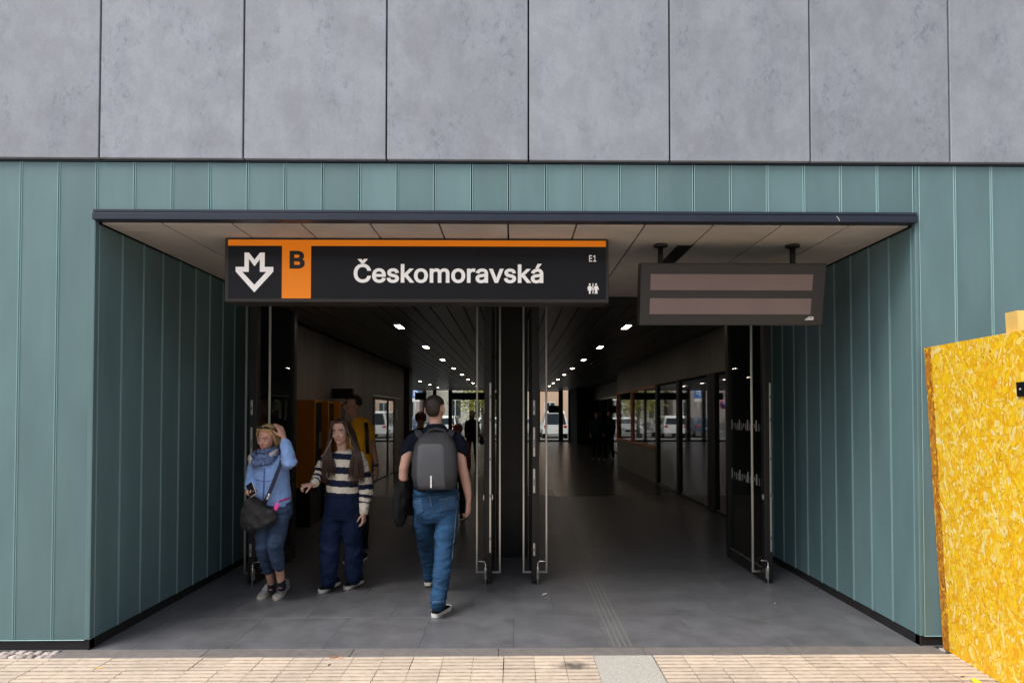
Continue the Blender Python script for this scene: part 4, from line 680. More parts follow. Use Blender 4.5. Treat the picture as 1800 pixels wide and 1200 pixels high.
for poly in ([(410,862),(466,862),(492,920),(478,930),(455,890),(482,962),(455,962),(455,1026),(422,1026),(422,962),(395,962),(420,890),(398,930),(384,920)],
             [(540,862),(604,862),(632,945),(616,948),(596,895),(600,1026),(576,1026),(571,945),(566,1026),(542,1026),(548,895),(528,948),(512,945)],
             [(496,810),(514,810),(514,1026),(496,1026)]): pm_.prism([tp(*p) for p in poly], yf-.002, yf)
sub('toilet_pictogram', pm_, M['letters'], sg)

# ================================================================== hanging departure display (tilted forward)
DY = .42
dt = P(1130, 462, DY); 
dX0, dX1 = P(1128, 462, DY-.04).x, P(1455, 462, DY-.04).x
DH, DTK = .478, .13
ds = tag(empty('departure_display', ((dX0+dX1)/2, DY-.03, P(1290, 462, DY-.04).z)), 'dark two-row departure display, switched off, hanging on two black rods', 'display')
tilt = rad(10); tr = Matrix.Translation(ds.location) @ Matrix.Rotation(tilt, 4, 'X')
def dsub(name, mb, m, parent=None):
    o = ob(name, (mb, m), parent or ds); o.matrix_parent_inverse = Matrix.Rotation(tilt, 4, 'X') if parent is None else Matrix.Identity(4); return o
hw = (dX1-dX0)/2
dsub('case', MB().bbox(-hw, hw, 0, DTK, -DH, 0, .006), M['boardgrey'])
sc = 2*hw/327.0
def dx(px): return -hw + (px-1128)*sc
for a, b_ in ((481, 509), (523, 551)):
    z_t, z_b = -(a-462)/109*DH, -(b_-462)/109*DH
    dsub('led_panel', MB().bbox(dx(1145), dx(1432), -.002, -.0002, z_b, z_t, .0008), M['led'])
dsub('bezel', MB().bbox(-hw+.008, hw-.008, -.0012, -.0001, -DH+.008, -DH+.014, .0003).bbox(-hw+.008, hw-.008, -.0012, -.0001, -.014, -.008, .0003), M['boardgrey'])
lgm = MB()
for i, (a, b_, c, d) in enumerate(((1423,1427,559,561),(1426,1431,557,560.6),(1431,1435,557.6,561),(1435,1438,555.5,560.5),(1428,1437,554.8,556.2))):
    lgm.box(dx(a), dx(b_), -.002, -.0002, -(d-462)/109*DH, -(c-462)/109*DH)
dsub('maker_mark', lgm, M['white'])
for pxh in (1161, 1393):
    q = P(pxh, 428, .55); hX = q.x
    h = MB(); h.cyl((hX, .55, SZ-.018), (hX, .55, SZ-.0005), .055, 18).cyl((hX, .55, ds.location.z-.03), (hX, .55, SZ-.017), .022, 14)
    sub('rod', h, M['black'], ds)

# ================================================================== strand-board hoarding on the right
hd = tag(empty('hoarding', (2.93, -.5, 0)), 'bright yellow strand-board hoarding standing at the right edge by the zinc wall', 'hoarding')
HB0, HB1 = Vector((2.985, -.055, .006)), Vector((2.915, -1.02, .006))
hdir = (HB1-HB0); hdir.z = 0; HLn = hdir.length; hdir.normalize()
lean = Vector((-.105, 0, 0)); HH = 2.085
hn = Vector((hdir.y, -hdir.x, 0)); hn = hn if hn.x < 0 else -hn          # outward (towards -X)
def hp(u, z, n=0): return HB0 + hdir*u + Vector((0,0,z)) + lean*(z/HH) + hn*n
def hbox(u0, u1, z0, z1, n0, n1):
    m = MB(); v = [hp(u, z, n) for z in (z0, z1) for n in (n0, n1) for u in (u0, u1)]
    return m.add(v, [(0,2,3,1),(4,5,7,6),(0,1,5,4),(2,6,7,3),(0,4,6,2),(1,3,7,5)])
sub('board', hbox(0, HLn, 0, HH, -.022, 0), M['osbbase'], hd)
def flakes(u0, u1, n_, seed, lmul=1):
    rr = random.Random(seed); m = MB()
    for i in range(n_):
        L_ = min(.14, .028*math.exp(rr.gauss(.55, .5)))*lmul; wd = min(.045, .016*math.exp(rr.gauss(.1, .5)))*lmul; a = rr.gauss(0, .5) + (math.pi/2 if rr.random() < .12 else 0)
        u = rr.uniform(u0, u1); z = rr.uniform(.0, HH); h = rr.uniform(.0004, .0018); tl = rr.uniform(-.0007, .0007); t2 = rr.uniform(-.0006, .0006)
        ca, sa = math.cos(a), math.sin(a); vs = []; k_ = rr.uniform(.0, .35)
        for q, (s, w) in enumerate(((-1,-.35),(-.75,-1),(.7,-1),(1,-.2),(.8,.9),(-.6,1))):
            du = s*L_/2*(-sa) + w*wd/2*ca*(1+k_*rr.uniform(-1,1)); dz = s*L_/2*ca + w*wd/2*sa
            uu = min(max(u+du, u0), u1); zz = min(max(z+dz, 0), HH)
            vs.append(hp(uu, zz, max(.0003, h + s*tl + w*t2)))
        m.add(vs, [(0,1,2,3,4,5)])
    return m
f_ = sub('wood_flakes', flakes(.075, HLn, 4600, 5), M['osb'], hd); f_['kind'] = 'stuff'
f_ = sub('stained_edge_flakes', flakes(0, .08, 520, 9, .8), M['osbedge'], hd); f_['kind'] = 'stuff'
f_['label'] = 'reddish brown stained board edge'
sub('batten', hbox(.765, .86, .0, HH+.12, -.075, -.023), M['wood'], hd)
for z in (1.70, .0):
    b = sub('hinge', hbox(.862, .97, z+.02, z+.10, .003, .010), M['blackmetal'], hd)
    for u in (.89, .94): sub('screw', MB().cyl(hp(u, z+.06, .010), hp(u, z+.06, .014), .007, 8), M['steel'], b)
for u, z in ((.02, HH-.02), (.02, HH-.05), (.60, HH-.12), (.66, HH-.09), (.03, 1.2), (.62, 1.0), (.03, .4)):
    sub('nail', MB().cyl(hp(u, z, .002), hp(u, z, .004), .004, 8), M['black'], hd)
q = PZ(1714, 1196, .012)
yb = MB().ell((q.x, q.y, .012), (.018, .03, .013), None, 10, 6).ell((q.x+.012, q.y-.02, .010), (.012, .014, .011), None, 8, 5)
tag(ob('plastic_cap', (yb, mat('yellow plastic', (.75, .68, .03), .4))), 'small bright yellow plastic cap on the pavers by the hoarding foot', 'cap')
# dry leaves
def leaf(px, py, l, a, label, col):
    q = PZ(px, py, .008); t = MB(); ca, sa = math.cos(a), math.sin(a)
    pts = [(-1,0,.0),(-.5,-.32,.3),(.1,-.38,.4),(.6,-.2,.25),(1,0,.9),(.6,.24,.5),(.1,.4,.6),(-.5,.3,.5)]
    top = [(q.x + (p[0]*ca-p[1]*sa)*l/2, q.y + (p[0]*sa+p[1]*ca)*l/2, .006+p[2]*.012) for p in pts]
    c0 = (q.x, q.y, .005)
    vs = top + [c0] + [(v[0], v[1], v[2]-.0012) for v in top] + [(c0[0], c0[1], c0[2]-.0012)]
    fs = [(i, (i+1) % 8, 8) for i in range(8)] + [(9+(i+1) % 8, 9+i, 17) for i in range(8)] + [(i, 9+i, 9+(i+1) % 8, (i+1) % 8) for i in range(8)]
    t.add(vs, fs); tag(ob('dry_leaf', (t, mat('leaf', col, .7, var=.3, scale=60))), label, 'leaf')
leaf(586, 1155, .07, .2, 'dry brown leaf lying on the joint between stone edging and ribbed tiles', (.22,.10,.05))
leaf(598, 1156, .04, -.3, 'small orange dry leaf beside the brown leaf on the ribbed tiles', (.62,.25,.10))
leaf(579, 1168, .025, .8, 'tiny dark leaf scrap on a ribbed tile near the brown leaf', (.12,.08,.05))
leaf(174, 1174, .03, .5, 'small yellow leaf in a tile joint at the lower left', (.70,.50,.08))
leaf(1692, 1189, .03, .1, 'dark leaf scrap on the pavers in front of the hoarding', (.10,.07,.05))
leaf(957, 1044, .07, .9, 'pale leaf on the dark entrance floor right of the central pier', (.42,.40,.37))
leaf(1362, 1060, .016, .3, 'tiny pale scrap of paper on the dark floor at the right', (.60,.58,.55))

# ================================================================== the street beyond the far glazing
struct(ob('far_pavement', (MB().box(-40, 40, 31.4, 37.0, -.3, -.02), M['threshold'])))
struct(ob('far_road', (MB().box(-40, 40, 37.0, 50, -.3, -.13), M['asphalt'])))
struct(ob('far_ground', (MB().box(-120, 120, 50, 400, -.3, -.02), M['threshold'])))
kb = MB(); kb.bbox(-40, 40, 36.85, 37.0, -.2, -.012, .01); struct(ob('kerb', (kb, M['threshold'])))
wins = mat('far window glass', (.03, .04, .05), .08, spec=.8); frm = mat('white window frame', (.7, .7, .68), .5)
def facade(x0, x1, Y, h, col, label, rows, ww, wh, pitch, z0=1.1, vert=3.1):
    t = tag(empty('street_building', ((x0+x1)/2, Y, 0)), label, 'building', 'buildings across the far street')
    m = mat('render', col, .85, var=.08, scale=.6)
    sub('wall', MB().box(x0, x1, Y, Y+9, -.1, h), m, t)
    sub('cornice', MB().bbox(x0-.1, x1+.1, Y-.25, Y-.003, h-.35, h, .03), m, t); sub('plinth', MB().bbox(x0, x1, Y-.06, Y-.003, -.1, .75, .01), M['threshold'], t)
    for r_ in range(rows):
        X = x0 + pitch*.5
        while X + ww/2 < x1 - .2:
            zz = z0 + r_*vert
            fr_ = MB(); e = .07
            for a in ((X-ww/2, X+ww/2, zz, zz+e), (X-ww/2, X+ww/2, zz+wh-e, zz+wh), (X-ww/2, X-ww/2+e, zz+e, zz+wh-e), (X+ww/2-e, X+ww/2, zz+e, zz+wh-e), (X-e/2, X+e/2, zz+e, zz+wh-e)): fr_.box(a[0], a[1], Y-.05, Y-.004, a[2], a[3])
            w_ = sub('window', fr_, frm, t); sub('pane', MB().box(X-ww/2+e, X+ww/2-e, Y-.03, Y-.006, zz+e, zz+wh-e), wins, w_)
            X += pitch
    return t
facade(2.4, 14, 58, 12, (.62,.42,.30), 'salmon rendered building across the far street, seen right of the pier', 3, 1.1, 1.7, 2.6)
facade(-9, 2.2, 60, 13, (.50,.47,.40), 'pale grey building with close window bays across the far street', 4, 1.3, 2.0, 2.0)
facade(-26, -9.4, 58, 11, (.36,.30,.28), 'brown grey building at the far left across the street', 3, 1.0, 1.8, 2.4)
paint = {k: mat('car paint '+k, c, .25, coat=1) for k, c in dict(white=(.78,.78,.78), silver=(.5,.51,.52), blue=(.03,.06,.12)).items()}
tyre = mat('tyre', (.015,.015,.015), .8); rim_ = mat('alloy rim', (.55,.55,.56), .3, .8); lampw = mat('headlamp', (.75,.77,.78), .1, coat=1); lampr = mat('tail lamp', (.45,.02,.02), .2, coat=1)
def car(x, y, rot, pk, label, L_=4.4, H=1.5, van=False):
    t = tag(empty('parked_car', (x, y, -.13), rot), label, 'car', 'cars parked along the far street'); hwid = .88; h = L_/2
    if van: prof = [(-h,.38),(-h,.95),(-h+.12,H-.12),(-h+.35,H),(h-1.7,H),(h-.95,1.08),(h-.15,.92),(h,.72),(h,.36)]
    else: prof = [(-h,.40),(-h,.92),(-h+.35,1.0),(-h+.95,H-.04),(-h+1.4,H),(h-2.15,H),(h-1.15,1.0),(h-.2,.84),(h,.66),(h,.36)]
    ns = len(prof); bm_ = MB(); secs = [(-1,.94),(-.97,1),(.97,1),(1,.94)]
    vs = []
    for s_, k_ in secs:
        for (a, z) in prof:
            tum = 1 - max(0, z-.95)*.26
            vs.append((s_*hwid*tum, a*(1 if k_ == 1 else .985), z if k_ == 1 else .4+(z-.4)*.97))
    fs = [tuple(range(ns))[::-1], tuple(range(3*ns, 4*ns))]
    for i in range(3):
        for k_ in range(ns): a = i*ns+k_; b_ = i*ns+(k_+1) % ns; fs.append((a, b_, b_+ns, a+ns))
    bm_.add(vs, fs, 0); ob('body', (bm_, paint[pk]), t)
    def W_(a, z, o=.006): return hwid*(1-max(0, z-.95)*.26)+o
    for s_ in (-1, 1):
        top = H-.12; q = ([(-h+.45,1.0),(-h+.5,top),(h-1.75,top),(h-1.15,1.04)] if van else [(-h+.75,1.02),(-h+1.15,top),(h-2.1,top),(h-1.35,1.02)])
        g_ = MB(); g_.add([(s_*W_(a, z, .008), a, z) for a, z in q] + [(s_*W_(a, z, -.02), a, z) for a, z in q], [(0,1,2,3),(7,6,5,4)] + [(i, (i+1) % 4, 4+(i+1) % 4, 4+i) for i in range(4)])
        ob('side_window', (g_, wins), t)
        for a in (-h+.85, h-.85):
            wl = ob('wheel', (MB().cyl((s_*(hwid-.2), a, .32), (s_*(hwid+.01), a, .32), .32, 18), tyre), t)
            ob('rim', (MB().cyl((s_*(hwid+.005), a, .32), (s_*(hwid+.02), a, .32), .2, 12), rim_), wl)
        ob('headlamp', (MB().bbox(s_*.62-.18, s_*.62+.18, h-.14, h+.012, .62, .76, .02), lampw), t)
        ob('tail_lamp', (MB().bbox(s_*.68-.12, s_*.68+.12, -h-.012, -h+.05, .78, .95, .01), lampr), t)
        ob('wing_mirror', (MB().bbox(s_*.99-.1, s_*.99+.1, h-1.42, h-1.32, 1.0, 1.12, .02), paint[pk]), t)
    def slab(q, nm):                                      # windscreen / rear window as a thin tilted pane
        (a0, z0), (a1, z1) = q; w0, w1 = W_(a0, z0, -.12), W_(a1, z1, -.12); d = Vector((0, z1-z0, a0-a1)).normalized()*.012
        d = d if (d.y > 0) == (nm == 'windscreen') else -d
        v = [(-w0,a0,z0),(w0,a0,z0),(w1,a1,z1),(-w1,a1,z1)]; v2 = [(p[0], p[1]+d.y, p[2]+abs(d.z)) for p in v]
        ob(nm, (MB().add(v+v2, [(0,1,2,3),(7,6,5,4)] + [(i, (i+1) % 4, 4+(i+1) % 4, 4+i) for i in range(4)]), wins), t)
    if van: slab(((h-1.0,1.12),(h-1.62,H-.08)), 'windscreen'); slab(((-h+.015,1.0),(-h+.1,H-.18)), 'rear_window')
    else: slab(((h-1.22,1.05),(h-2.05,H-.07)), 'windscreen'); slab(((-h+.42,1.06),(-h+.9,H-.1)), 'rear_window')
    ob('number_plate', (MB().bbox(-.26, .26, -h-.014, -h+.02, .62, .73, .004), M['white']), t)
    ob('grille', (MB().bbox(-.45, .45, h-.02, h+.008, .45, .6, .01), M['black']), t)
    return t
car(-4.9, 42.0, rad(0), 'white', 'white estate car seen through the far glazing right of the walking man', 4.5, 1.62, True)
car(-1.8, 42.3, rad(180), 'white', 'white car facing the station, mirrored in the far ticket window', 4.3, 1.5)
car(2.95, 41.2, rad(0), 'white', 'white van parked behind the far glazing right of the pier', 4.8, 1.95, True)
car(.3, 46.0, rad(90), 'silver', 'silver car parked across the far road', 4.3, 1.45)
car(-7.6, 43.4, rad(0), 'blue', 'dark blue car at the left of the far parking row', 4.4, 1.5)
car(5.4, 42.0, rad(180), 'silver', 'silver car at the right of the far parking row', 4.4, 1.5)
ft = facade(-26, 26, 0, 13.5, (.26,.23,.20), 'added unseen brown building behind the camera, blocking low sky', 3, 1.2, 1.8, 2.6)  # unseen building added to keep low sky light out of the entrance
ft.location = (0, -31, 0); ft.rotation_euler = (0, 0, math.pi)
# street signs on posts
def sign_post(x, y, label, build, h=3.4, cat='sign'):
    t = tag(empty('street_sign', (x, y, -.02)), label, cat); ob('pole', (MB().cyl((0,0,0), (0,0,h), .035, 10), M['steel']), t); build(t, h); return t
def parking(t, h):
    ob('plate', (MB().bbox(-.32, .32, -.06, -.04, h-.70, h-.06, .004), mat('blue sign', (.02,.16,.55), .4)), t)
    text('letter', 'P', -.15, .15, -.061, h-.61, h-.15, M['white'], t, .006)
    ob('supplementary_plate', (MB().bbox(-.3, .3, -.06, -.04, h-.98, h-.74, .004), M['white']), t)
def nostop(t, h):
    ob('plate', (MB().cyl((0,-.06,h-.35), (0,-.04,h-.35), .33, 24), mat('red sign', (.55,.02,.03), .4)), t)
    ob('centre', (MB().cyl((0,-.068,h-.35), (0,-.061,h-.35), .24, 24), mat('blue sign face', (.02,.10,.40), .4)), t)
    ob('bar', (MB().add([(-.2,-.075,h-.51),(-.16,-.075,h-.55),(.2,-.075,h-.19),(.16,-.075,h-.15),(-.2,-.069,h-.51),(-.16,-.069,h-.55),(.2,-.069,h-.19),(.16,-.069,h-.15)], [(0,1,2,3),(7,6,5,4),(0,4,5,1),(1,5,6,2),(2,6,7,3),(3,7,4,0)]), mat('red bar', (.55,.02,.03), .4)), t)
sign_post(-7.36, 42.6, 'blue parking sign on a pole beyond the far glazing', parking, 3.55)
sign_post(-9.3, 42.6, 'round red no-stopping sign on a pole at the far left', nostop, 2.7)
# roadside tree with yellowing leaves
def tree(x, y, h, seed, label):
    rr = random.Random(seed); t = tag(empty('tree', (x, y, -.02)), label, 'tree'); tk = MB()
    tk.loft([(0,0,0),(.03,0,1),(-.02,.03,2.2),(.05,0,3.4),(.1,.05,h*.8)], [.16,.12,.10,.08,.03], 10)
    tips = []
    for i in range(11):
        a = i*2.4; z = 1.5 + i*(h*.62-1.5)/11; r_ = rr.uniform(.6, 1.25); e = Vector((r_*math.cos(a), r_*math.sin(a), z+rr.uniform(.3, 1.1)))
        tk.loft([(0,0,z), (e.x*.5, e.y*.5, z+.25), e], [.06,.035,.012], 6); tips.append(e)
    ob('trunk', (tk, mat('bark', (.10,.08,.06), .9, var=.3, scale=9, bump=.4)), t)
    lv = MB()
    for i in range(3600):
        e = rr.choice(tips); c = e + Vector((rr.gauss(0,.52), rr.gauss(0,.52), rr.gauss(0,.45))); s_ = rr.uniform(.05, .11)
        u = Vector((rr.gauss(0,1), rr.gauss(0,1), rr.gauss(0,1))).normalized(); w = u.cross(Vector((rr.gauss(0,1), rr.gauss(0,1), rr.gauss(0,1)))).normalized()
        lv.add([c-u*s_, c+w*s_*.5, c+u*s_, c-w*s_*.5], [(0,1,2,3)])
    l_ = ob('leaves', (lv, island_mat('autumn leaves', [(.07,.14,.02), (.12,.20,.02), (.30,.30,.02), (.50,.34,.015), (.16,.22,.03)], .6)), t); l_['kind'] = 'stuff'
tree(-2.15, 39.4, 6.0, 4, 'street tree with yellow and green leaves right of the walking man')
# ================================================================== people
from mathutils.bvhtree import BVHTree
def cloth(name, col, var=.12, rough=.85, bscale=160, bump=.25, scale=14): return mat(name, col, rough, 0, var=var, scale=scale, bump=bump, bscale=bscale, spec=.12)
SK = mat('skin', (.50, .275, .205), .62, var=.10, scale=18, bump=.06, bscale=120)
SK2 = mat('skin pale', (.56, .33, .26), .62, var=.10, scale=18, bump=.06, bscale=120)
SK3 = mat('skin tanned', (.44, .24, .175), .6, var=.10, scale=18)
EYEW = mat('eye white', (.6,.58,.56), .3); EYED = mat('iris', (.05,.035,.025), .2); LIP = mat('lips', (.42,.16,.14), .45)
def wrinkle(amp, fr, seed=0):
    fr = Vector(fr); of = Vector((seed*3.1, seed*1.7, seed*5.3))
    def f(co, no):
        p = Vector((co.x*fr.x, co.y*fr.y, co.z*fr.z)) + of
        a = 1 - abs(noise.noise(p))*2.2; b_ = noise.noise(p*2.3 + of)
        return no*(amp*(a*.7 + b_*.5 - .35))
    return f
def rem(name, mb, m, parent, vox=.008, it=3, disp=None, midx=None):
    """join overlapping lofts into one continuous skin"""
    me = mb.mesh(name+'_src', M['white']); t = bpy.data.objects.new('tmp', me); COL.objects.link(t)
    r = t.modifiers.new('r', 'REMESH'); r.mode = 'VOXEL'; r.voxel_size = vox
    s = t.modifiers.new('s', 'SMOOTH'); s.factor = .5; s.iterations = it
    dg = bpy.context.evaluated_depsgraph_get(); out = bpy.data.meshes.new_from_object(t.evaluated_get(dg)); bpy.data.objects.remove(t)
    out.name = name; out.materials.clear()
    for q in (m if isinstance(m, (list, tuple)) else [m]): out.materials.append(q)
    out.polygons.foreach_set('use_smooth', [True]*len(out.polygons))
    if disp:
        cn = [(v.co.copy(), v.normal.copy()) for v in out.vertices]
        for v, (c, n_) in zip(out.vertices, cn): v.co = c + disp(c, n_)
    if midx:
        for p in out.polygons: p.material_index = midx(p.center)
    out.update()
    o = ob(name, out, parent)
    if parent is not None and parent.parent is None: o.matrix_parent_inverse = Matrix.Translation(-parent.location)
    return o
def bvh(o): return BVHTree.FromPolygons([v.co.copy() for v in o.data.vertices], [tuple(p.vertices) for p in o.data.polygons])
def patch(name, o, quad, m, parent, th=.003, nu=6, nv=6, off=0.0008):
    """a thin piece of cloth lying on o: quad = four photo pixels (tl, tr, br, bl) followed along the sight lines onto the surface"""
    T = bvh(o); g = []; 
    for j in range(nv+1):
        for i in range(nu+1):
            u, v = i/nu, j/nv
            a = Vector(quad[0]).lerp(Vector(quad[1]), u); b_ = Vector(quad[3]).lerp(Vector(quad[2]), u); c = a.lerp(b_, v)
            d = _ray(c.x, c.y).normalized(); h = T.ray_cast(_O, d)
            g.append((h[0], h[1]) if h[0] is not None else None)
    ok = [x for x in g if x]
    if not ok: return None
    mb = MB(); W_ = nu+1; N = len(g)
    last = ok[0]; G = []
    for x in g:
        if x is None: x = last
        last = x; n_ = x[1] if x[1].dot(x[0]-_O) < 0 else -x[1]; G.append((x[0], n_))
    vs = [p + n_*(th+off) for p, n_ in G] + [p + n_*off*.2 - n_*.001 for p, n_ in G]; fs = []
    for j in range(nv):
        for i in range(nu):
            a = j*W_+i; fs.append((a, a+1, a+W_+1, a+W_)); fs.append((N+a, N+a+W_, N+a+W_+1, N+a+1))
    rim = [i for i in range(nu)] + [j*W_+nu for j in range(nv)] + [nv*W_+nu-i for i in range(nu)] + [(nv-j)*W_ for j in range(nv)]
    for k in range(len(rim)): a, b_ = rim[k], rim[(k+1) % len(rim)]; fs.append((a, N+a, N+b_, b_))
    mb.add(vs, fs, 0, True); q = ob(name, (mb, m), parent)
    if parent is not None and parent.parent is None: q.matrix_parent_inverse = Matrix.Translation(-parent.location)
    return q
def hand(mb, w, d, pn, thumb, size=1, curl=.5, spread=.1):
    w = Vector(w); d = Vector(d).normalized(); pn = Vector(pn); pn = (pn - d*pn.dot(d)).normalized(); la = Vector(thumb); la = la - d*la.dot(d) - pn*la.dot(pn); la.normalize()
    k = size
    mb.loft([w-d*.03*k, w, w+d*.03*k, w+d*.06*k, w+d*.092*k, w+d*.102*k], [(.024*k,.018*k),(.026*k,.018*k),(.034*k,.017*k),(.040*k,.016*k),(.040*k,.014*k),(.036*k,.010*k)], 14, 0, la)
    for i, (o_, L_) in enumerate(((.030,.072),(.010,.080),(-.010,.074),(-.029,.058))):
        b_ = w + d*(.086 - abs(i-1.2)*.004)*k + la*o_*k; dd = (d + la*(o_*spread*8)).normalized(); ang = curl*(.55+.12*i); pts = [b_]; a = ang*.6
        for f_ in (.45,.30,.25): pts.append(pts[-1] + (dd*math.cos(a) + pn*math.sin(a))*L_*f_*k); a += ang
        mb.tube(pts, [.0095*k,.0088*k,.008*k,.007*k], 8)
    b_ = w + d*.022*k + la*.024*k + pn*.004*k; t1 = b_ + (d*.62+la*.62+pn*.35).normalized()*.036*k; t2 = t1 + (d*.85+la*.12+pn*.5*(.5+curl)).normalized()*.030*k; t3 = t2 + (d*.9-la*.15+pn*.5*(.4+curl)).normalized()*.022*k
    mb.tube([b_, t1, t2, t3], [.0125*k,.0108*k,.0098*k,.008*k], 8)
def frame(f, roll=0):
    f = Vector(f).normalized(); r = f.cross(Vector((math.sin(roll),0,math.cos(roll)))).normalized(); u = r.cross(f); return r, f, u
def head(mb, c, f, h, roll=0, fem=False):
    c = Vector(c); r, f, u = frame(f, roll); R_ = Matrix((r, f, u)).transposed(); k = h/.23
    p = lambda a, b_, d: c + (r*a + f*b_ + u*d)*k
    e = lambda a, b_, d, x, y, z: mb.ell(p(a, b_, d), (x*k, y*k, z*k), R_, 18, 12)
    e(0,-.012,.036, .074,.092,.080); e(0,-.030,.012, .068,.070,.070)
    e(0,.030,-.018, .060 if fem else .063,.062,.082); e(0,.046,-.072, .036 if fem else .044,.042,.038); e(0,.028,-.060,.052,.050,.036)
    e(0,.074,.026, .046,.020,.014)
    for s in (-1,1): e(s*.036,.062,-.026, .020,.024,.018); e(s*.075,-.008,-.008, .009,.020,.031); e(s*.079,-.014,.006, .006,.015,.016)
    mb.tube([p(0,.084,.018), p(0,.098,-.006), p(0,.106,-.028)], [.008*k,.010*k,.0125*k], 8); e(0,.092,-.030,.018,.012,.009)
    e(0,.084,-.054,.024,.011,.009); e(0,.080,-.066,.021,.011,.008); e(0,.078,-.090,.018,.014,.013)
    return p, R_, k
def face(parent, p, R_, k, brow):
    def pc(n_, mb, m):
        o = ob(n_, (mb, m), parent)
        if parent.parent is None: o.matrix_parent_inverse = Matrix.Translation(-parent.location)
    for s in (-1,1):
        pc('eye', MB().ell(p(s*.031,.083,.006), (.0125*k,.006*k,.0062*k), R_, 12, 8), EYEW)
        pc('iris', MB().ell(p(s*.031,.0878,.006), (.0055*k,.0025*k,.0055*k), R_, 10, 6), EYED)
        pc('eyebrow', MB().tube([p(s*.014,.096,.024), p(s*.032,.096,.030), p(s*.050,.082,.025)], [.003*k,.0038*k,.0022*k], 6), brow)
    pc('mouth', MB().ell(p(0,.093,-.060), (.022*k,.006*k,.0075*k), R_, 14, 8), LIP)
def haircap(name, parent, p, k, m, line, out=.012, seed=1, vox=.005, extra=None, drop=1):
    """short hair: a shell over the skull, kept where line(direction) is true"""
    mb = MB(); n_, m_ = 40, 28; vs = []; keep = []
    for i in range(m_+1):
        th = math.pi*i/m_
        for j in range(n_):
            ph = 2*math.pi*j/n_; d = Vector((math.sin(th)*math.cos(ph), math.sin(th)*math.sin(ph), math.cos(th)))
            q = noise.noise(d*7+Vector((seed,0,0)))*.0035 + noise.noise(d*19)*.0022
            vs.append(p(d.x*(.074+out+q)*(1+.06*min(0, d.z)*(1 if drop else 0)), -.014+d.y*(.092+out+q), .034+d.z*(.080+out+q)*(drop if d.z < 0 else 1))); keep.append(line(d))
    fs = []
    for i in range(m_):
        for j in range(n_):
            q = (i*n_+j, i*n_+(j+1) % n_, (i+1)*n_+(j+1) % n_, (i+1)*n_+j)
            if sum(keep[a] for a in q) >= 3: fs.append(q)
    mb.add(vs, fs, 0, True)
    if extra: extra(mb)
    me = mb.mesh(name, m); o = ob(name, me, parent); so_ = o.modifiers.new('t', 'SOLIDIFY'); so_.thickness = .012*k; so_.offset = -1
    dg = bpy.context.evaluated_depsgraph_get(); m2 = bpy.data.meshes.new_from_object(o.evaluated_get(dg)); o.modifiers.clear(); o.data = m2
    if parent.parent is None: o.matrix_parent_inverse = Matrix.Translation(-parent.location)
    return o
def shoe(parent, heel, toe, up_m, sole_m, zh=0, wd=1, hgt=1, lace=None, st=.024):
    """heel / toe: ground points of the sole; zh lifts the heel"""
    H, T = Vector((heel[0], heel[1], .001+zh)), Vector((toe[0], toe[1], .001)); ax = (T-H); L_ = ax.length; ax.normalize(); sd_ = ax.cross(Vector((0,0,1))).normalized(); up = sd_.cross(ax)
    q = lambda t, s, z: H + ax*(t*L_) + sd_*s*wd + up*z
    ol = [(0,.018),(.03,.028),(.12,.034),(.35,.033),(.6,.040),(.78,.044),(.9,.036),(.97,.022),(1,.008)]
    pts = [(t, s) for t, s in ol] + [(t, -s) for t, s in reversed(ol)]
    mb = MB(); n_ = len(pts); vs = [q(t, s, .0) for t, s in pts] + [q(t, s*1.03, st) for t, s in pts]
    mb.add(vs, [tuple(range(n_))[::-1], tuple(range(n_, 2*n_))] + [(i, (i+1) % n_, n_+(i+1) % n_, n_+i) for i in range(n_)], 0)
    root = None
    mu = MB(); secs = [(.005,.018,.055),(.04,.029,.072),(.16,.034,.080),(.34,.034,.086),(.48,.037,.070),(.66,.041,.052),(.82,.042,.042),(.93,.030,.033),(.985,.012,.020)]
    rings = []; N = 16
    for t, s, z in secs:
        rings.append([q(t, s*math.copysign(abs(math.cos(a))**.75, math.cos(a)), st-.004 + max(0, math.sin(a))**.8*(z*hgt-st) if math.sin(a) > 0 else st-.006) for a in [2*math.pi*j/N for j in range(N)]])
    fs = []
    for i in range(len(rings)-1):
        for j in range(N): fs.append((i*N+j, i*N+(j+1) % N, (i+1)*N+(j+1) % N, (i+1)*N+j))
    fs += [tuple(range(N))[::-1], tuple(range((len(rings)-1)*N, len(rings)*N))]
    mu.add([v for r_ in rings for v in r_], fs, 0, True)
    o = sub('shoe', mu, up_m, parent); sub('sole', mb, sole_m, o)
    if lace:
        lb = MB()
        for t in (.44,.51,.58,.65): 
            z = {.44:.078,.51:.069,.58:.062,.65:.055}[t]*hgt
            lb.tube([q(t, -.024, z-.006), q(t, -.01, z+.004), q(t, .01, z+.004), q(t, .024, z-.006)], .0036, 6)
        sub('laces', lb, lace, o)
    return o
def T(px, py, Y, hwpx, dep): return (P(px, py, Y), (hwpx*(Y+CD)/CF, dep))
def torso(mb, secs, n=22, up=(1,0,0)):
    mb.loft([s[0] for s in secs], [s[1] for s in secs], n, 0, up)
def limb(mb, pts, n=14):                                   # (px, py, Y, radius px)
    mb.tube([P(a, b_, c) for a, b_, c, r in pts], [r*(c+CD)/CF for a, b_, c, r in pts], n)

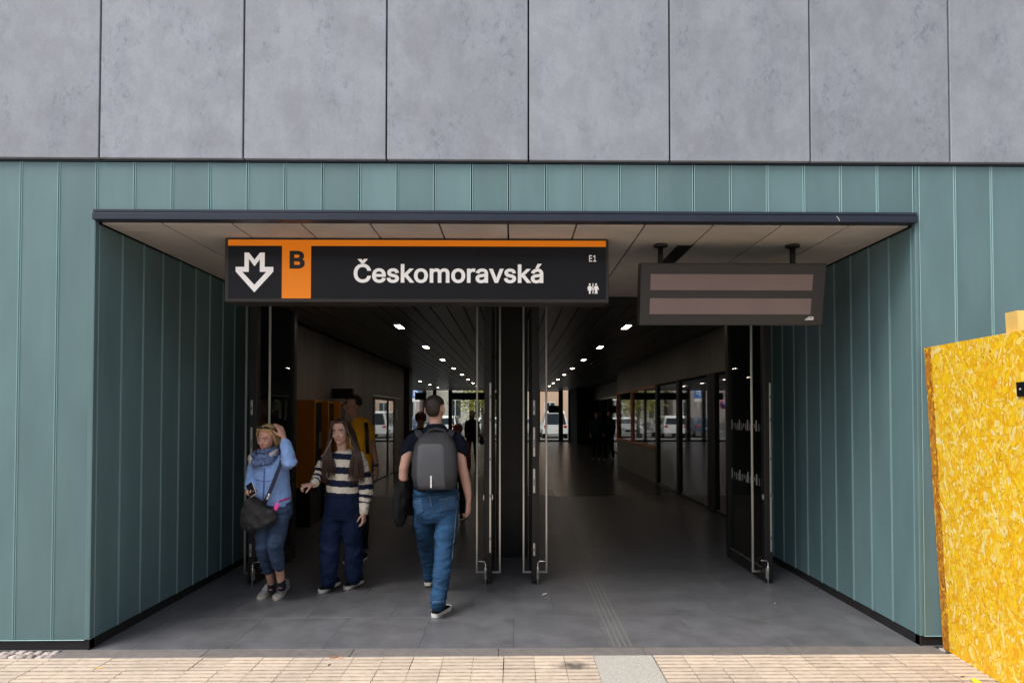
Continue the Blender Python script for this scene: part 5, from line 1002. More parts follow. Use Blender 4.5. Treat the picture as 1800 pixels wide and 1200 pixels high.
# ------------------------------------------------------------------ 1: man with backpack, walking in
Y0 = .95
man = tag(empty('person', (P(766, 1060, Y0).x, Y0, 0)), 'person seen from behind in navy polo and blue jeans walking in with a grey backpack', 'person')
b = MB()
hp_, hR, hk = head(b, P(764.5, 720, Y0), (.16, 1, -.02), .242)
limb(b, [(766,768,Y0,13),(766,752,Y0,11.5),(765.5,742,Y0+.01,11),(765,730,Y0+.02,11)])
torso(b, [T(766,760,Y0,30,.08), T(766,780,Y0,34,.10), T(766,830,Y0,32,.10), T(766,870,Y0,33,.10), T(766,888,Y0,30,.09)])
limb(b, [(803,770,Y0,10),(809,800,Y0-.01,9.5),(812,818,Y0-.01,8.8),(816,836,Y0,8.6),(820,852,Y0+.02,8),(822.5,868,Y0+.03,6),(823.5,880,Y0+.035,5)])
hand(b, P(823.5,880,Y0+.035), (.0,.05,-1), (-1,.35,0), (-.2,1,0), 1.02, .75)
limb(b, [(728,770,Y0,10),(716,798,Y0-.01,9.5),(710,822,Y0-.02,8.6),(709,838,Y0-.01,8.2),(712,843,Y0+.10,7.8),(717,848,Y0+.22,6)])
hand(b, P(718,849,Y0+.25), (.25,1,-.05), (1,-.2,-.3), (0,0,1), 1, .6)
limb(b, [(785,885,Y0,15),(780,972,Y0-.13,11),(770,1060,Y0-.30,8)]); limb(b, [(748,885,Y0+.02,15),(749,962,Y0+.28,11),(753,1016,Y0+.42,4.5)])
ob_body = rem('body', b, SK2, man, .0055, 2)
navyc = cloth('navy jersey', (.006, .009, .018), .15)
g_ = MB()
torso(g_, [T(766,746,Y0+.005,15,.065), T(766,752,Y0,19,.08), T(766,758,Y0,28,.09), T(766,766,Y0,40,.105), T(766,785,Y0,43,.125), T(766,815,Y0,41,.125), T(764,845,Y0,38,.120), T(765,860,Y0,38,.116), T(766,866,Y0,36,.105)])
limb(g_, [(803,772,Y0,13.5),(809,786,Y0,12.5),(811,795,Y0,11.6)]); limb(g_, [(728,772,Y0,13.5),(718,786,Y0,12.5),(714,794,Y0,11.4)])
shirt = rem('polo_shirt', g_, navyc, man, .007, 3, wrinkle(.006, (9,9,13), 1))
denim = mat('blue denim', (.019, .058, .128), .8, var=.48, scale=5, stretch=(1.3,1.3,.6), bump=.3, bscale=320, detail=3, spec=.15)
g_ = MB()
torso(g_, [T(766,858,Y0,39.5,.122), T(766,872,Y0,40,.127), T(767,886,Y0-.01,40.5,.140), T(768,900,Y0-.01,39,.138), T(770,910,Y0,36,.118)])
limb(g_, [(786,892,Y0-.005,19),(785,920,Y0-.04,20.5),(782,945,Y0-.09,18.5),(780,972,Y0-.14,16.2),(778,995,Y0-.19,15.8),(774,1030,Y0-.26,15.2),(769.5,1059,Y0-.31,14.2)], 16)
limb(g_, [(747,892,Y0+.02,18.5),(746,920,Y0+.12,18.5),(749,962,Y0+.28,13.5),(752,996,Y0+.36,10.5),(753,1013,Y0+.40,9.2)], 16)
jeans = rem('jeans', g_, denim, man, .0075, 3, wrinkle(.010, (7,7,17), 2))
stitch = mat('denim stitching', (.11,.15,.21), .8); dpk = mat('denim pocket', (.026,.080,.175), .85, var=.3, scale=9, bump=.3, bscale=320)
for quad in ([(770,878),(803,872),(802,896),(773,901)], [(728,880),(741,879),(745,900),(733,907)]): patch('pocket', jeans, quad, dpk, man, .003)
for quad in ([(771,877.5),(803,871),(803,872.6),(771,879.4)], [(727,866),(806,861.5),(806,868),(727,873)], [(754,871),(755.6,871),(762,903),(760.4,903)], [(728,880),(741,879),(741,880.3),(728,881.3)]):
    patch('seam', jeans, quad, stitch if quad[0] != (727,866) else denim, man, .0035, 10, 2)
patch('seam', jeans, [(803,880),(804,880),(795,985),(794,985)], stitch, man, .0025, 1, 20)
patch('hem', jeans, [(756,1056),(783,1054),(783,1061),(756,1063)], dpk, man, .003, 8, 2)
hairm = mat('dark brown hair', (.022, .014, .010), .5, var=.35, scale=60, stretch=(1,1,.3), bump=.5, bscale=150)
haircap('hair', man, hp_, hk, hairm, lambda d: (d.y < .30 and d.z > (-.86 if d.y < -.40 else -.25) and not (abs(d.x) > .72 and d.z < .02 and d.y > -.50)) or (d.z > .40), .007, drop=1.22)
blk = cloth('black canvas', (.010,.011,.015)); wsole = mat('off-white rubber', (.68,.66,.62), .6, var=.08, scale=30)
shoe(man, PZ(763,1085,0), PZ(789,1068,0), blk, wsole, 0, 1.05, 1.0, None, .030)
shoe(man, PZ(752,1033,0), (PZ(752,1033,0).x-.02, PZ(752,1033,0).y+.27), blk, wsole, .02, 1.0, 1.0, None, .030)
# backpack on his back
BY = .70
bp_ = tag(empty('backpack', (P(762, 815, BY).x, BY, P(762, 815, BY).z)), 'grey and black hard-front backpack worn by the walking man', 'backpack')
def squircle(mb, secs, n=28, e=.55):
    rings = []
    for (pl, pr, py, y0, y1) in secs:
        a, c = P(pl, py, BY), P(pr, py, BY); mx, hw_, my_, hd_ = (a.x+c.x)/2, (c.x-a.x)/2, (y0+y1)/2, (y1-y0)/2; z = a.z
        rings.append([(mx + hw_*math.copysign(abs(math.cos(t))**e, math.cos(t)), my_ + hd_*math.copysign(abs(math.sin(t))**e, math.sin(t)), z) for t in [2*math.pi*j/n for j in range(n)]])
    fs = []
    for i in range(len(rings)-1):
        for j in range(n): fs.append((i*n+j, i*n+(j+1) % n, (i+1)*n+(j+1) % n, (i+1)*n+j))
    fs += [tuple(range(n))[::-1], tuple(range((len(rings)-1)*n, len(rings)*n))]
    mb.add([v for r_ in rings for v in r_], fs, 0, True); return mb
yb_ = Y0-.112
pkm = mat('black pack fabric', (.020,.021,.025), .7, var=.2, scale=12, bump=.25, bscale=300)
pgm = mat('grey pack panel', (.058,.062,.074), .6, var=.10, scale=10, bump=.15, bscale=350)
sub('pack_body', squircle(MB(), [(744,786,862.8,yb_-.06,yb_),(732,797,861.5,yb_-.11,yb_),(726,801,855,yb_-.150,yb_),(722,803.5,835,yb_-.165,yb_),(722.5,803.5,805,yb_-.155,yb_),(727,799,782,yb_-.130,yb_+.01),(733,793,771,yb_-.105,yb_+.02),(741,787,762,yb_-.07,yb_+.03),(750,780,757.5,yb_-.03,yb_+.035)]), pkm, bp_)
fp_ = sub('front_panel', squircle(MB(), [(742,778,860.5,yb_-.125,yb_-.05),(735,785.5,858.5,yb_-.148,yb_-.05),(732.5,786,852,yb_-.158,yb_-.05),(731.5,785,835,yb_-.171,yb_-.05),(731.5,784,805,yb_-.162,yb_-.05),(733,782,785,yb_-.141,yb_-.05),(737,778.5,780.5,yb_-.132,yb_-.05),(744,772,778.8,yb_-.118,yb_-.05)], 28, .4), pgm, bp_)
a_, c_ = P(756.2,836,yb_-.172), P(759.0,857,yb_-.172); st_ = sub('reflective_strip', MB().bbox(a_.x, c_.x, yb_-.1735, yb_-.155, c_.z, a_.z, .001), mat('reflective strip', (.72,.73,.75), .3), bp_)
hd_ = [P(747,766,BY), P(751,756.5,BY), P(764,753.5,BY-.01), P(779,756.5,BY), P(783,766,BY)]; sub('carry_handle', MB().tube([v + Vector((0,.09,0)) for v in hd_], [.010,.011,.011,.011,.010], 10), pkm, bp_)
for a in ((738,752),(790,782)):
    m0 = MB(); pts = [P(a[0]+(6 if a[0] < 760 else -6), 772, yb_+.0), P(a[0]-(2 if a[0] < 760 else -2), 762, yb_+.0), P(a[0]-(4 if a[0] < 760 else -4), 756.5, yb_+.06), P(a[0]-(4 if a[0] < 760 else -4), 756, Y0+.03), P(a[0]-(3 if a[0] < 760 else -3), 766, Y0+.115)]
    m0.loft(pts, [(.030,.008)]*5, 12, 0, (1,0,0)); sub('shoulder_strap', m0, pkm, bp_)
# jacket over his left forearm
jk = tag(empty('jacket', P(708, 880, Y0+.15)), 'black jacket hanging over the walking man\'s left forearm', 'jacket')
g_ = MB(); g_.loft([P(714,834,Y0+.06), P(714,839,Y0+.08), P(711,858,Y0+.10), P(706,880,Y0+.10), P(703,900,Y0+.10), P(703,920,Y0+.10), P(703,926,Y0+.10)], [(.025,.05),(.058,.11),(.075,.13),(.078,.12),(.062,.10),(.042,.07),(.018,.03)], 18, 0, (1,0,0))
g_.loft([P(722,838,Y0+.16), P(722,865,Y0+.20), P(720,900,Y0+.20), P(719,905,Y0+.20)], [(.035,.06),(.05,.09),(.045,.07),(.02,.03)], 14, 0, (1,0,0))
rem('jacket_cloth', g_, cloth('black jacket', (.013,.013,.015), .25), jk, .008, 3, wrinkle(.016, (16,12,6), 4))

# ------------------------------------------------------------------ 2: blonde woman in a blue shirt
Y0 = 1.075
w1 = tag(empty('person', (P(478, 1050, Y0).x, Y0, 0)), 'person with blonde hair, light blue shirt and scarf, one hand raised to the head', 'person')
b = MB()
hp_, hR, hk = head(b, P(470.5, 770, Y0-.02), (-.20, -1, -.20), .225, .05, True)
limb(b, [(474,800,Y0+.02,11),(473,788,Y0+.01,9.5),(471,776,Y0,9.5)])
torso(b, [T(474,803,Y0,26,.08), T(477,830,Y0,27,.09), T(477,865,Y0,28,.10), T(480,895,Y0,30,.09)])
limb(b, [(450,812,Y0,8),(443,840,Y0-.02,7),(439,858,Y0-.13,5.5),(438.5,862,Y0-.17,5)])
hand(b, P(438.5,862,Y0-.17), (.40,-.75,-.25), (.25,-.1,1), (.9,.3,.3), .92, .9)
limb(b, [(501,808,Y0,8.5),(509,814,Y0-.17,7.5),(505,795,Y0-.14,6.5),(499,772,Y0-.08,4.8)])
hand(b, P(498.5,768,Y0-.075), (-.42,.1,1), (-.75,.4,-.2), (-.5,-.9,0), .92, .55)
limb(b, [(495,893,Y0,13),(484,962,Y0-.13,10),(490,996,Y0-.045,7.8),(492.5,1008,Y0-.02,7.2),(494,1022,Y0,6.2),(495,1030,Y0+.02,6.5)]); limb(b, [(468,893,Y0,13),(462,965,Y0-.08,9),(471,1001,Y0+.02,7),(474.5,1014,Y0+.05,6.4),(477,1026,Y0+.08,5.6),(477,1034,Y0+.09,6)])
rem('body', b, SK, w1, .0055, 2); face(w1, hp_, hR, hk, mat('fair eyebrow', (.20,.12,.06), .7))
chamb = mat('light blue chambray', (.20,.335,.66), .85, var=.14, scale=12, bump=.25, bscale=260, sheen=.1)
g_ = MB()
torso(g_, [T(474,797,Y0,16,.075), T(475,803,Y0,27,.09), T(476,812,Y0,31,.112), T(477,838,Y0-.01,30,.122), T(477,860,Y0-.01,31.5,.128), T(476,878,Y0-.01,35,.132), T(475,884,Y0-.01,35.5,.130)])
limb(g_, [(450,812,Y0,11),(445,828,Y0-.01,10.5),(442,843,Y0-.03,9.5),(438.5,857,Y0-.12,8.2)]); limb(g_, [(499,808,Y0,12),(507,812,Y0-.10,12.5),(510,812,Y0-.17,12),(506.5,797,Y0-.15,11),(501.5,779,Y0-.10,9)])
sh1 = rem('shirt', g_, chamb, w1, .007, 3, wrinkle(.009, (13,13,9), 6))
drk = mat('shirt seam', (.06,.12,.30), .85)
patch('placket', sh1, [(464,823),(466.5,823),(464,882),(461.5,882)], drk, w1, .002, 2, 14)
patch('pocket_edge', sh1, [(449,842),(463,845),(463,846),(449,843)], drk, w1, .002, 6, 1); patch('pocket_edge', sh1, [(467,845),(484,843),(484,844),(467,846)], drk, w1, .002, 6, 1)
patch('undershirt_hem', sh1, [(490,879),(510,873),(510,876),(490,882.5)], mat('magenta jersey', (.42,.03,.22), .8), w1, .003, 6, 2)
dj = mat('dark faded denim', (.033,.055,.105), .8, var=.45, scale=4.5, stretch=(1.2,1.2,.7), bump=.3, bscale=320, detail=3, spec=.15)
g_ = MB()
torso(g_, [T(480,872,Y0,30,.115), T(481,885,Y0,31.5,.125), T(482,898,Y0,32,.125), T(481,908,Y0,29,.11)])
limb(g_, [(495,896,Y0-.005,15.5),(489,928,Y0-.07,16),(484,960,Y0-.13,13.8),(486,978,Y0-.10,12.6),(489,990,Y0-.06,11.5),(490.3,994,Y0-.05,11)], 16)
limb(g_, [(468,896,Y0,15.5),(463,930,Y0-.04,14.5),(462,962,Y0-.08,12.2),(466,983,Y0-.02,11.4),(469.5,994,Y0+.01,10.6),(471,999,Y0+.02,10.2)], 16)
rem('cropped_jeans', g_, dj, w1, .0075, 3, wrinkle(.008, (8,8,15), 7))
blond = mat('blonde hair', (.50,.33,.16), .5, var=.40, scale=70, stretch=(1,1,.4), bump=.5, bscale=150)
def bun(mb): mb.ell(hp_(0,-.105,.03), (.045,.04,.045), None, 14, 10)
haircap('hair', w1, hp_, hk, blond, lambda d: (d.y < .12 and d.z > -.75) or (d.z > .52) or (abs(d.x) > .62 and d.z > -.1 and d.y < .55), .011, 3, extra=bun)
# sunglasses pushed up into the hair
sgl = tag(empty('sunglasses', hp_(0,.03,.12)), 'dark sunglasses pushed up on the blonde person\'s hair', 'sunglasses')
for s in (-1,1): sub('lens', MB().ell(hp_(s*.034,.062,.112), (.028,.010,.019), hR @ Matrix.Rotation(rad(-50), 3, 'X'), 14, 8), M['black'], sgl)
sub('bridge', MB().tube([hp_(-.012,.070,.110), hp_(.012,.070,.110)], .004, 6), M['black'], sgl)
for s in (-1,1): sub('temple_arm', MB().tube([hp_(s*.062,.058,.108), hp_(s*.086,-.01,.075), hp_(s*.088,-.06,.03)], .003, 6), M['black'], sgl)
# scarf
sc_a = mat('pale scarf cloth', (.46,.43,.44), .9, var=.25, scale=40, bump=.3, bscale=140, spec=.1); sc_b = mat('blue patterned scarf cloth', (.10,.145,.27), .9, var=.75, scale=55, bump=.3, bscale=140, spec=.1)
c0 = P(468, 801, Y0-.02); sfo = None
for k, (rx, ry, dz, th, dx_, dy_, sag) in enumerate(((.078,.082,.050,.024,.014,.004,.012),(.100,.098,.022,.030,.004,-.004,.040),(.118,.108,-.006,.032,-.010,-.010,.062))):
    sf_ = MB(); pts = []
    for j in range(33):
        t_ = 2*math.pi*j/32; front = max(0, -math.sin(t_))
        pts.append(c0 + Vector((rx*math.cos(t_)+dx_, ry*math.sin(t_)+dy_, dz - front**1.5*sag + .012*math.cos(t_+.6*k))))
    sf_.loft(pts, [(th*(1+.18*math.sin(j*.8+k*2)), th*(.55+.12*math.sin(j*1.1+k))) for j in range(33)], 14, 0, (0,0,1))
    def smi(c, k=k):
        t_ = math.atan2(c.y-c0.y, c.x-c0.x); return 0 if (k == 2 and (t_ < -2.2 or t_ > 2.2)) or (k == 1 and -1.0 < t_ < -.2) else 1
    q = rem('scarf', sf_, [sc_a, sc_b], w1, .006, 2, wrinkle(.007, (20,20,52), 9+k), smi)
sd_h = MB(); rh = random.Random(5)
for i in range(90):
    s = -1 if i % 2 else 1; a = rh.uniform(0, 1)
    sd_h.tube([hp_(s*rh.uniform(.02,.06), .078-.08*a, .098), hp_(s*rh.uniform(.074,.084), .040-.09*a, .045), hp_(s*rh.uniform(.078,.090), .020-.09*a, -.03), hp_(s*rh.uniform(.060,.086), -.01-.07*a, -.105)], [.004,.0055,.005,.0025], 5)
sub('hair_strands', sd_h, blond, w1)
sck = cloth('dark sock', (.02,.022,.035)); gsh = mat('grey knit', (.27,.265,.27), .9, var=.2, scale=60, bump=.4, bscale=260); lsol = mat('light sole', (.55,.48,.42), .7, var=.1, scale=30); wl = mat('white lace', (.72,.72,.72), .7)
g_ = MB(); limb(g_, [(477,1026,Y0+.08,6.3),(477.5,1036,Y0+.10,6.8)]); sub('sock', g_, sck, w1); g_ = MB(); limb(g_, [(494.5,1021,Y0+.0,7.0),(495.5,1031,Y0+.03,7.4)]); sub('sock', g_, sck, w1)
shoe(w1, PZ(482,1038,0), PZ(455,1054,0), gsh, lsol, .0, 1.0, 1.15, wl); shoe(w1, PZ(504,1036,0), PZ(484.5,1055,0), gsh, lsol, .03, 1.05, 1.15, wl)
# phone in her right hand
ph = P(441.5,860,Y0-.26); pr = Matrix.Translation(ph) @ Matrix.Rotation(rad(-35), 4, 'Y') @ Matrix.Rotation(rad(62), 4, 'X')
phn = tag(empty('mobile_phone', ph), 'black phone with pale edge held low by the blonde person', 'phone')
def psub(n_, mb, m):
    o = ob(n_, (mb, m), phn); o.matrix_parent_inverse = Matrix.Translation(-ph) @ pr
psub('case', MB().bbox(-.031, .031, -.062, .062, -.005, .004, .003), mat('phone edge', (.5,.5,.52), .4)); psub('screen', MB().bbox(-.0285, .0285, -.0595, .0595, .0042, .0056, .0005), mat('phone glass', (.008,.008,.01), .1))
# shoulder bag
BYY = Y0-.17
bg = tag(empty('shoulder_bag', P(455, 905, BYY)), 'black slouchy shoulder bag hanging in front of the blonde person\'s hip', 'bag')
g_ = MB(); g_.loft([P(462,883,BYY), P(459,887,BYY), P(456,900,BYY), P(454,915,BYY), P(454,926,BYY), P(455,930,BYY)], [(.10,.02),(.135,.042),(.150,.058),(.152,.062),(.135,.055),(.09,.03)], 22, 0, (1,0,0))
bgb = rem('bag_body', g_, mat('black bag fabric', (.010,.010,.011), .7, var=.3, scale=10, bump=.2, bscale=150), bg, .008, 3, wrinkle(.012, (12,12,9), 11))
nv = mat('navy strap', (.012,.015,.032), .8)
stp = [P(464,886,BYY), P(471,872,BYY+.0), P(478,855,BYY+.015), P(487,832,BYY+.03), P(494,814,BYY+.045), P(495,803,Y0-.08), P(493,798,Y0+.0), P(492,803,Y0+.09)]
m0 = MB(); m0.loft(stp, [(.017,.004)]*len(stp), 10, 0, (1,0,.3)); sub('strap', m0, nv, bg)
sub('buckle', MB().tube([P(470,876,BYY-.006), P(473,869,BYY-.004)], [.014,.012], 10), M['steel'], bg)
pk = P(486,890,BYY-.03); sub('pink_tag', MB().ell(pk, (.019,.007,.036), Matrix.Rotation(rad(15), 3, 'Y'), 12, 8), mat('pink tag', (.70,.06,.34), .6), bg)

# ------------------------------------------------------------------ 3: woman in a striped jumper
Y0 = 1.375
w2 = tag(empty('person', (P(602, 1035, Y0).x, Y0, 0)), 'person with long dark hair, cream and navy striped jumper and wide dark trousers', 'person')
b = MB()
hp_, hR, hk = head(b, P(599.5, 759, Y0-.02), (-.10, -1, -.08), .235, -.04, True)
limb(b, [(602,803,Y0,12),(602,792,Y0-.005,9.5),(601,780,Y0-.01,9),(600,768,Y0,9)])
torso(b, [T(603,801,Y0,26,.07), T(603,825,Y0,25,.09), T(603,860,Y0,24,.10), T(602,895,Y0,28,.10)])
limb(b, [(575,805,Y0,7),(561,833,Y0-.06,6.2),(553,849,Y0-.20,5),(550,851,Y0-.23,4.6)]); hand(b, P(549.5,850.5,Y0-.235), (-.80,-.5,-.10), (-.15,.15,-1), (.3,-.7,.35), .9, 1.6)
limb(b, [(634,803,Y0,7),(641,850,Y0-.02,6.2),(639.5,895,Y0-.06,4.8),(639.5,900,Y0-.06,4.6)]); hand(b, P(639.5,900,Y0-.06), (.03,-.1,-1), (-1,.2,-.1), (-.2,-1,0), .9, .85)
limb(b, [(586,900,Y0,13),(579,970,Y0-.03,9),(578,1022,Y0-.02,6.5)]); limb(b, [(619,900,Y0,13),(621,970,Y0+.03,9),(622,1016,Y0+.09,6.5)])
rem('body', b, SK2, w2, .0055, 2); face(w2, hp_, hR, hk, mat('dark eyebrow', (.03,.02,.015), .7))
cream = cloth('cream knit', (.68,.62,.54), .10, .9, 110, .5); nvk = cloth('navy knit', (.016,.020,.050), .15, .9, 110, .5)
zy = lambda py: P(603, py, Y0-.1).z
tb = [(0,797,0),(797,807,1),(807,820,0),(820,832,1),(832,843.5,0),(843.5,855,1),(855,866,0),(866,900,1)]
def tstripe(c):
    z = c.z + (c.x - P(603,830,Y0).x)*.06
    for a, e_, k in tb:
        if z <= (99 if a == 0 else zy(a)) and z > zy(e_): return k
    return 1
g_ = MB(); torso(g_, [T(602.5,790.5,Y0,11.5,.062), T(603,795,Y0,20,.078), T(603.5,799,Y0,29,.09), T(604,806,Y0,32,.105), T(603.5,820,Y0-.005,31,.118), T(603,842,Y0-.005,29,.122), T(603,860,Y0-.005,28.5,.124), T(603,870,Y0-.005,28.5,.124)])
rem('jumper', g_, [cream, nvk], w2, .0055, 2, wrinkle(.008, (12,12,8), 12), tstripe)
def sleeve(pts, bands):
    g_ = MB(); limb(g_, pts); ws = [P(a, b_, c) for a, b_, c, r in pts]; cum = [0]
    for a, b_ in zip(ws[:-1], ws[1:]): cum.append(cum[-1]+(b_-a).length)
    def mi(c):
        best = (9, 0)
        for i in range(len(ws)-1):
            a, e_ = ws[i], ws[i+1]-ws[i]; t = max(0, min(1, (c-a).dot(e_)/e_.length_squared)); dd = (c-a-e_*t).length
            if dd < best[0]: best = (dd, cum[i]+e_.length*t)
        s = best[1]/cum[-1]; k = 0
        for q, v in bands:
            if s >= q: k = v
        return k
    rem('sleeve', g_, [cream, nvk], w2, .0055, 2, wrinkle(.012, (16,16,18), 14), mi)
sleeve([(576,803,Y0,10),(570,812,Y0-.01,10),(563,826,Y0-.05,9.8),(559,836,Y0-.09,9.2),(555,845,Y0-.16,8.2),(552.5,849.5,Y0-.21,6.8)], [(0,0),(.07,1),(.20,0),(.40,1),(.53,0),(.68,1),(.76,0),(.86,1),(.93,0)])
sleeve([(632,803,Y0,9.5),(636,815,Y0,10),(640,834,Y0-.01,11),(643,850,Y0-.02,12),(643.5,866,Y0-.03,12),(641,882,Y0-.045,9),(639.5,898,Y0-.06,7.6)], [(0,0),(.30,1),(.40,0),(.52,1),(.61,0),(.70,1),(.76,0),(.83,1),(.855,0)])
tr_ = mat('dark navy trousers', (.008,.016,.046), .85, var=.25, scale=5, bump=.3, bscale=260, spec=.12)
g_ = MB(); torso(g_, [T(603,862,Y0,27.5,.112), T(603,876,Y0,30.5,.122), T(602.5,892,Y0,32.5,.130), T(602,904,Y0,32,.122), T(601,912,Y0,29,.11)])
limb(g_, [(586,900,Y0,17),(581,935,Y0-.02,18.5),(579.5,970,Y0-.03,17.2),(578,1000,Y0-.03,15.5),(577.5,1020,Y0-.02,14.5)], 16); limb(g_, [(619,900,Y0,17),(619.5,935,Y0+.01,18.2),(621.5,970,Y0+.03,15.8),(622.5,1000,Y0+.06,15),(622,1012,Y0+.08,14.5)], 16)
rem('trousers', g_, tr_, w2, .008, 3, wrinkle(.012, (9,9,9), 16))
shoe(w2, PZ(596,1031,0), PZ(561,1042.5,0), blk, wsole, .035, .95, .95, None, .028); shoe(w2, PZ(637,1026,0), PZ(605,1036,0), blk, wsole, .02, .95, .95, None, .028)
# long loose hair: a cap and many locks
dkh = mat('long dark hair', (.040,.018,.010), .42, var=.5, scale=60, stretch=(1,1,.06), bump=.4, bscale=120, bstretch=(1,1,.1))
haircap('hair', w2, hp_, hk, dkh, lambda d: (d.y < .10 and d.z > -.9) or (d.z > .62) or (abs(d.x) > .66 and d.y < .45), .013, 5)
rr = random.Random(11); lk = MB()
for i in range(330):
    s = -1 if i % 2 else 1                                     # -1: image right side (her left), frame x points to image left here
    a = rr.uniform(0, 1); st0 = hp_(s*rr.uniform(.012,.070), .055-a*.13, .105 - a*.05)
    im = 1 if s < 0 else 0
    side = hp_(s*rr.uniform(.082,.098), .045-a*.14, -.02)
    if im: ex, ey = rr.uniform(612, 640), rr.uniform(828, 852)
    else: ex, ey = rr.uniform(565, 588), rr.uniform(815, 846)
    yb2 = Y0 - .135 - rr.uniform(0,.02) if a < .75 else Y0 + .12
    mid = P(ex*.55 + (628 if im else 574)*.45, 797, yb2 + (.02 if a < .75 else 0)); end = P(ex + rr.uniform(-3,3), ey, yb2 - .005); m3 = mid.lerp(end, .55) + Vector((rr.gauss(0,.010), rr.gauss(0,.004), 0))
    w_ = rr.uniform(.003, .0075); lk.tube([st0, side, mid, m3, end], [w_*.9, w_*1.2, w_, w_*.8, w_*.3], 5)
sub('locks', lk, dkh, w2)
hl = mat('fair hair streak', (.34,.22,.12), .45); hb = MB()
for pts in ([(583,772),(577,785),(568,800)], [(615,770),(616,782),(622,791)]): hb.tube([P(a, c, Y0-.165) for a, c in pts], [.0035,.004,.002], 6)
sub('fair_streak', hb, hl, w2)

# ------------------------------------------------------------------ 4: tall person in yellow behind her
Y0 = 3.25
m2 = tag(empty('person', (P(628, 900, Y0).x, Y0, 0)), 'tall person in a yellow T-shirt with dark hair standing behind the striped jumper', 'person')
b = MB(); hp_, hR, hk = head(b, P(619, 712, Y0), (-.72, -.7, -.03), .25)
limb(b, [(626,750,Y0,9),(624,738,Y0,8.5),(621,725,Y0,8.5)]); torso(b, [T(629,748,Y0,20,.09), T(629,790,Y0,20,.10), T(629,850,Y0,20,.10)])
limb(b, [(648,752,Y0,7.5),(652,772,Y0,6.6),(656,792,Y0,6),(659,803,Y0,5.2),(661.5,817,Y0-.02,3.9),(662.5,822,Y0-.02,3.7)]); hand(b, P(662.5,821,Y0-.02), (.1,-.1,-1), (-1,.1,0), (-.2,-1,0), 1.02, .5)
limb(b, [(610,752,Y0,7.5),(604,790,Y0,6),(603,822,Y0-.05,4)]); hand(b, P(603,822,Y0-.05), (0,-.2,-1), (1,.1,0), (.2,-1,0), 1.02, .5)
limb(b, [(637,855,Y0,11),(637,905,Y0,8),(638,965,Y0,5)]); limb(b, [(621,855,Y0,11),(620,905,Y0,8),(620,965,Y0,5)])
rem('body', b, SK3, m2, .007, 2); face(m2, hp_, hR, hk, hairm)
yel = cloth('mustard T-shirt', (.88,.43,.02), .10); g_ = MB()
torso(g_, [T(625,737,Y0,11,.07), T(628,742,Y0,20,.095), T(629,750,Y0,25,.115), T(629,780,Y0,24.5,.125), T(629,820,Y0,24,.125), T(629,848,Y0,24,.125)]); limb(g_, [(647,751,Y0,9.5),(650,762,Y0,9.2),(651,768,Y0,8.8)]); limb(g_, [(611,751,Y0,9.5),(607,766,Y0,9)])
ys_ = rem('T_shirt', g_, yel, m2, .008, 3, wrinkle(.008, (9,9,9), 21))
g_ = MB(); torso(g_, [T(629,838,Y0,23,.12), T(629,860,Y0,24,.13), T(629,872,Y0,22,.12)]); limb(g_, [(638,865,Y0,12.5),(638,910,Y0,10),(639,972,Y0,8)]); limb(g_, [(620,865,Y0,12.5),(620,910,Y0,10),(620,972,Y0,8)])
rem('trousers', g_, cloth('black trousers', (.010,.010,.012)), m2, .009, 3, wrinkle(.008, (8,8,8), 22))
for x_ in (639, 620): q = PZ(x_, 984, 0); shoe(m2, (q.x, q.y+.1), (q.x-.05, q.y-.16), blk, wsole)
haircap('hair', m2, hp_, hk, hairm, lambda d: (d.y < .2 and d.z > -.45) or d.z > .42, .016, 8)
wt = P(661.5,817,Y0-.02); sub('watch', MB().loft([wt + Vector((-.002,0,.012)), wt + Vector((.002,0,-.012))], [.033,.033], 16), M['black'], m2)
stp = [P(646,797,Y0-.12), P(645.5,775,Y0-.145), P(645,755,Y0-.14), P(643,744,Y0-.09), P(642,739.5,Y0+.0), P(642,746,Y0+.1)]
sub('rucksack_strap', MB().loft(stp, [(.022,.006)]*6, 10, 0, (1,0,0)), M['black'], m2)

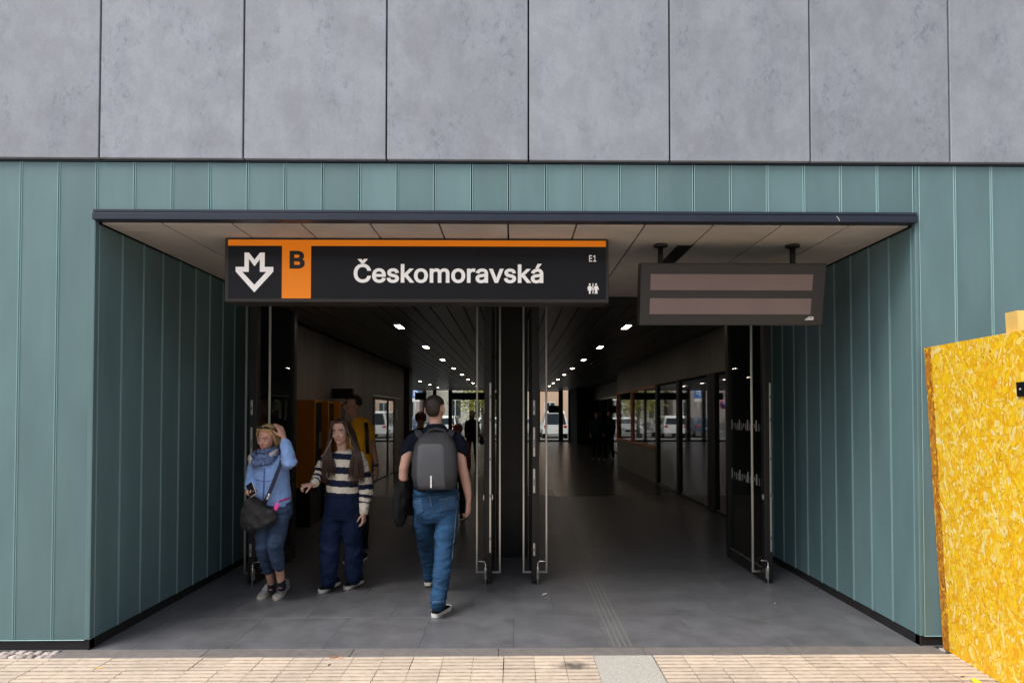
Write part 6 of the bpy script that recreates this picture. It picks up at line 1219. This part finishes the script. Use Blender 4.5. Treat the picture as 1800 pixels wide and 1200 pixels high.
# ------------------------------------------------------------------ people farther inside
def walker(px, Y, h, label, top_c, leg_c, hair_c, face_to, stride=.18, wid=1, bag=False, long_hair=False, phase=1):
    """whole figure at a distance; x from the pixel column, standing on the floor"""
    d = Y+CD; X = (px-902)/CF*d; X = P(px, 800, Y).x; k = h/1.75; r, f, u = frame(face_to)
    t = tag(empty('person', (X, Y, 0)), label, 'person'); o_ = Vector((X, Y, 0)); q = lambda a, b_, c: o_ + r*(a*k*wid) + f*(b_*k) + Vector((0,0,c*k))
    tb_ = lambda mb, pts, rs: mb.tube([q(*p_) for p_ in pts], [x*k for x in rs], 12)
    b = MB(); hp_, hR, hk = head(b, q(0,.02,1.635), f, .228*k); tb_(b, [(0,0,1.42),(0,.0,1.5),(0,.015,1.58)], [.06,.052,.055]); b.loft([q(0,0,1.42), q(0,0,1.2), q(0,0,.95)], [(.15*k,.08*k),(.13*k,.09*k),(.14*k,.09*k)], 14, 0, r)
    sw = .10*phase
    for s in (-1,1):
        tb_(b, [(s*.18,0,1.40),(s*.21,-.02+s*sw*.4,1.13),(s*.215,.05+s*sw,.90)], [.045,.036,.026]); hand(b, q(s*.215,.055+s*sw,.89), f*.25-Vector((0,0,1)), -r*s, f, .95*k, .6)
        tb_(b, [(s*.09,0,.9),(s*.10,.03-s*stride*phase*.4,.48),(s*.10,-s*stride*phase,.09)], [.07,.05,.036])
    rem('body', b, SK3, t, .011, 2)
    g_ = MB(); g_.loft([q(0,0,1.50), q(0,0,1.46), q(0,0,1.40), q(0,0,1.2), q(0,0,1.02), q(0,0,.86)], [(.06*k,.055*k),(.14*k,.08*k),(.185*k,.10*k),(.165*k,.115*k),(.155*k,.115*k),(.175*k,.125*k)], 18, 0, r)
    for s in (-1,1): tb_(g_, [(s*.175,0,1.39),(s*.21,-.02+s*sw*.4,1.13),(s*.215,.04+s*sw,.94)], [.062,.055,.042])
    rem('coat', g_, cloth('coat', top_c), t, .012, 3, wrinkle(.008, (9,9,9), px % 7))
    g_ = MB(); g_.loft([q(0,0,1.0), q(0,0,.9), q(0,0,.82)], [(.15*k,.11*k),(.165*k,.12*k),(.14*k,.10*k)], 16, 0, r)
    for s in (-1,1): tb_(g_, [(s*.09,0,.88),(s*.10,.03-s*stride*phase*.4,.48),(s*.10,-s*stride*phase*.95,.12)], [.088,.066,.05])
    rem('trousers', g_, cloth('legs', leg_c), t, .012, 3, wrinkle(.007, (9,9,12), px % 5))
    for s in (-1,1):
        a, c = q(s*.10,-s*stride*phase-.10,0), q(s*.11,-s*stride*phase+.16,0); shoe(t, (a.x,a.y), (c.x,c.y), blk, wsole if px % 2 else blk, .02 if s*phase > 0 else 0)
    hm = mat('hair', hair_c, .5, var=.3, scale=60)
    ex = (lambda mb: mb.loft([hp_(0,-.05,.06), hp_(0,-.085,-.04), hp_(0,-.09,-.16), hp_(0,-.08,-.24)], [(.07*hk,.04*hk),(.085*hk,.04*hk),(.08*hk,.03*hk),(.04*hk,.012*hk)], 14, 0, r)) if long_hair else None
    haircap('hair', t, hp_, hk, hm, lambda d_: (d_.y < .18 and d_.z > -.5) or d_.z > .45, .014, px, extra=ex)
    if bag:
        bt = tag(empty('handbag', q(-.26,.0,.75)), 'dark handbag on the arm of the silhouetted person at the far doors', 'bag'); bb = MB()
        bb.loft([q(-.30,.05,.93), q(-.30,.05,.90), q(-.30,.05,.75), q(-.30,.05,.68)], [(.05*k,.10*k),(.065*k,.16*k),(.075*k,.17*k),(.06*k,.15*k)], 14, 0, r); sub('bag_body', bb, M['black'], bt)
        sub('handle', MB().tube([q(-.30,-.08,.9), q(-.27,-.05,1.13), q(-.25,.08,1.13), q(-.30,.16,.9)], .008, 6), M['black'], bt)
    return t
walker(739, 4.9, 1.655, 'person with reddish brown hair in dark clothes, mostly hidden behind the walking man', (.02,.016,.016), (.014,.013,.014), (.10,.03,.015), (0,1,0), .16, .95)
walker(805, 5.3, 1.47, 'shorter person with auburn hair in a dusky pink top beyond the walking man', (.24,.08,.09), (.02,.02,.025), (.13,.04,.02), (0,1,0), .14, .9)
walker(830, 15.25, 1.72, 'dark silhouetted person with a bag walking in the middle of the concourse', (.008,.008,.009), (.008,.008,.009), (.012,.01,.008), (.2,-1,0), .22, 1, True, True)
walker(1049, 18.2, 1.70, 'dim person in a dark teal top near the ticket windows at the far right', (.012,.035,.042), (.012,.011,.012), (.012,.01,.008), (-.2,-1,0), .16, 1.05)
walker(1071, 18.0, 1.74, 'dim person in black with a light outline beside the teal-topped person', (.010,.010,.011), (.010,.010,.012), (.012,.01,.008), (-.4,-1,0), .22, .95, phase=-1)
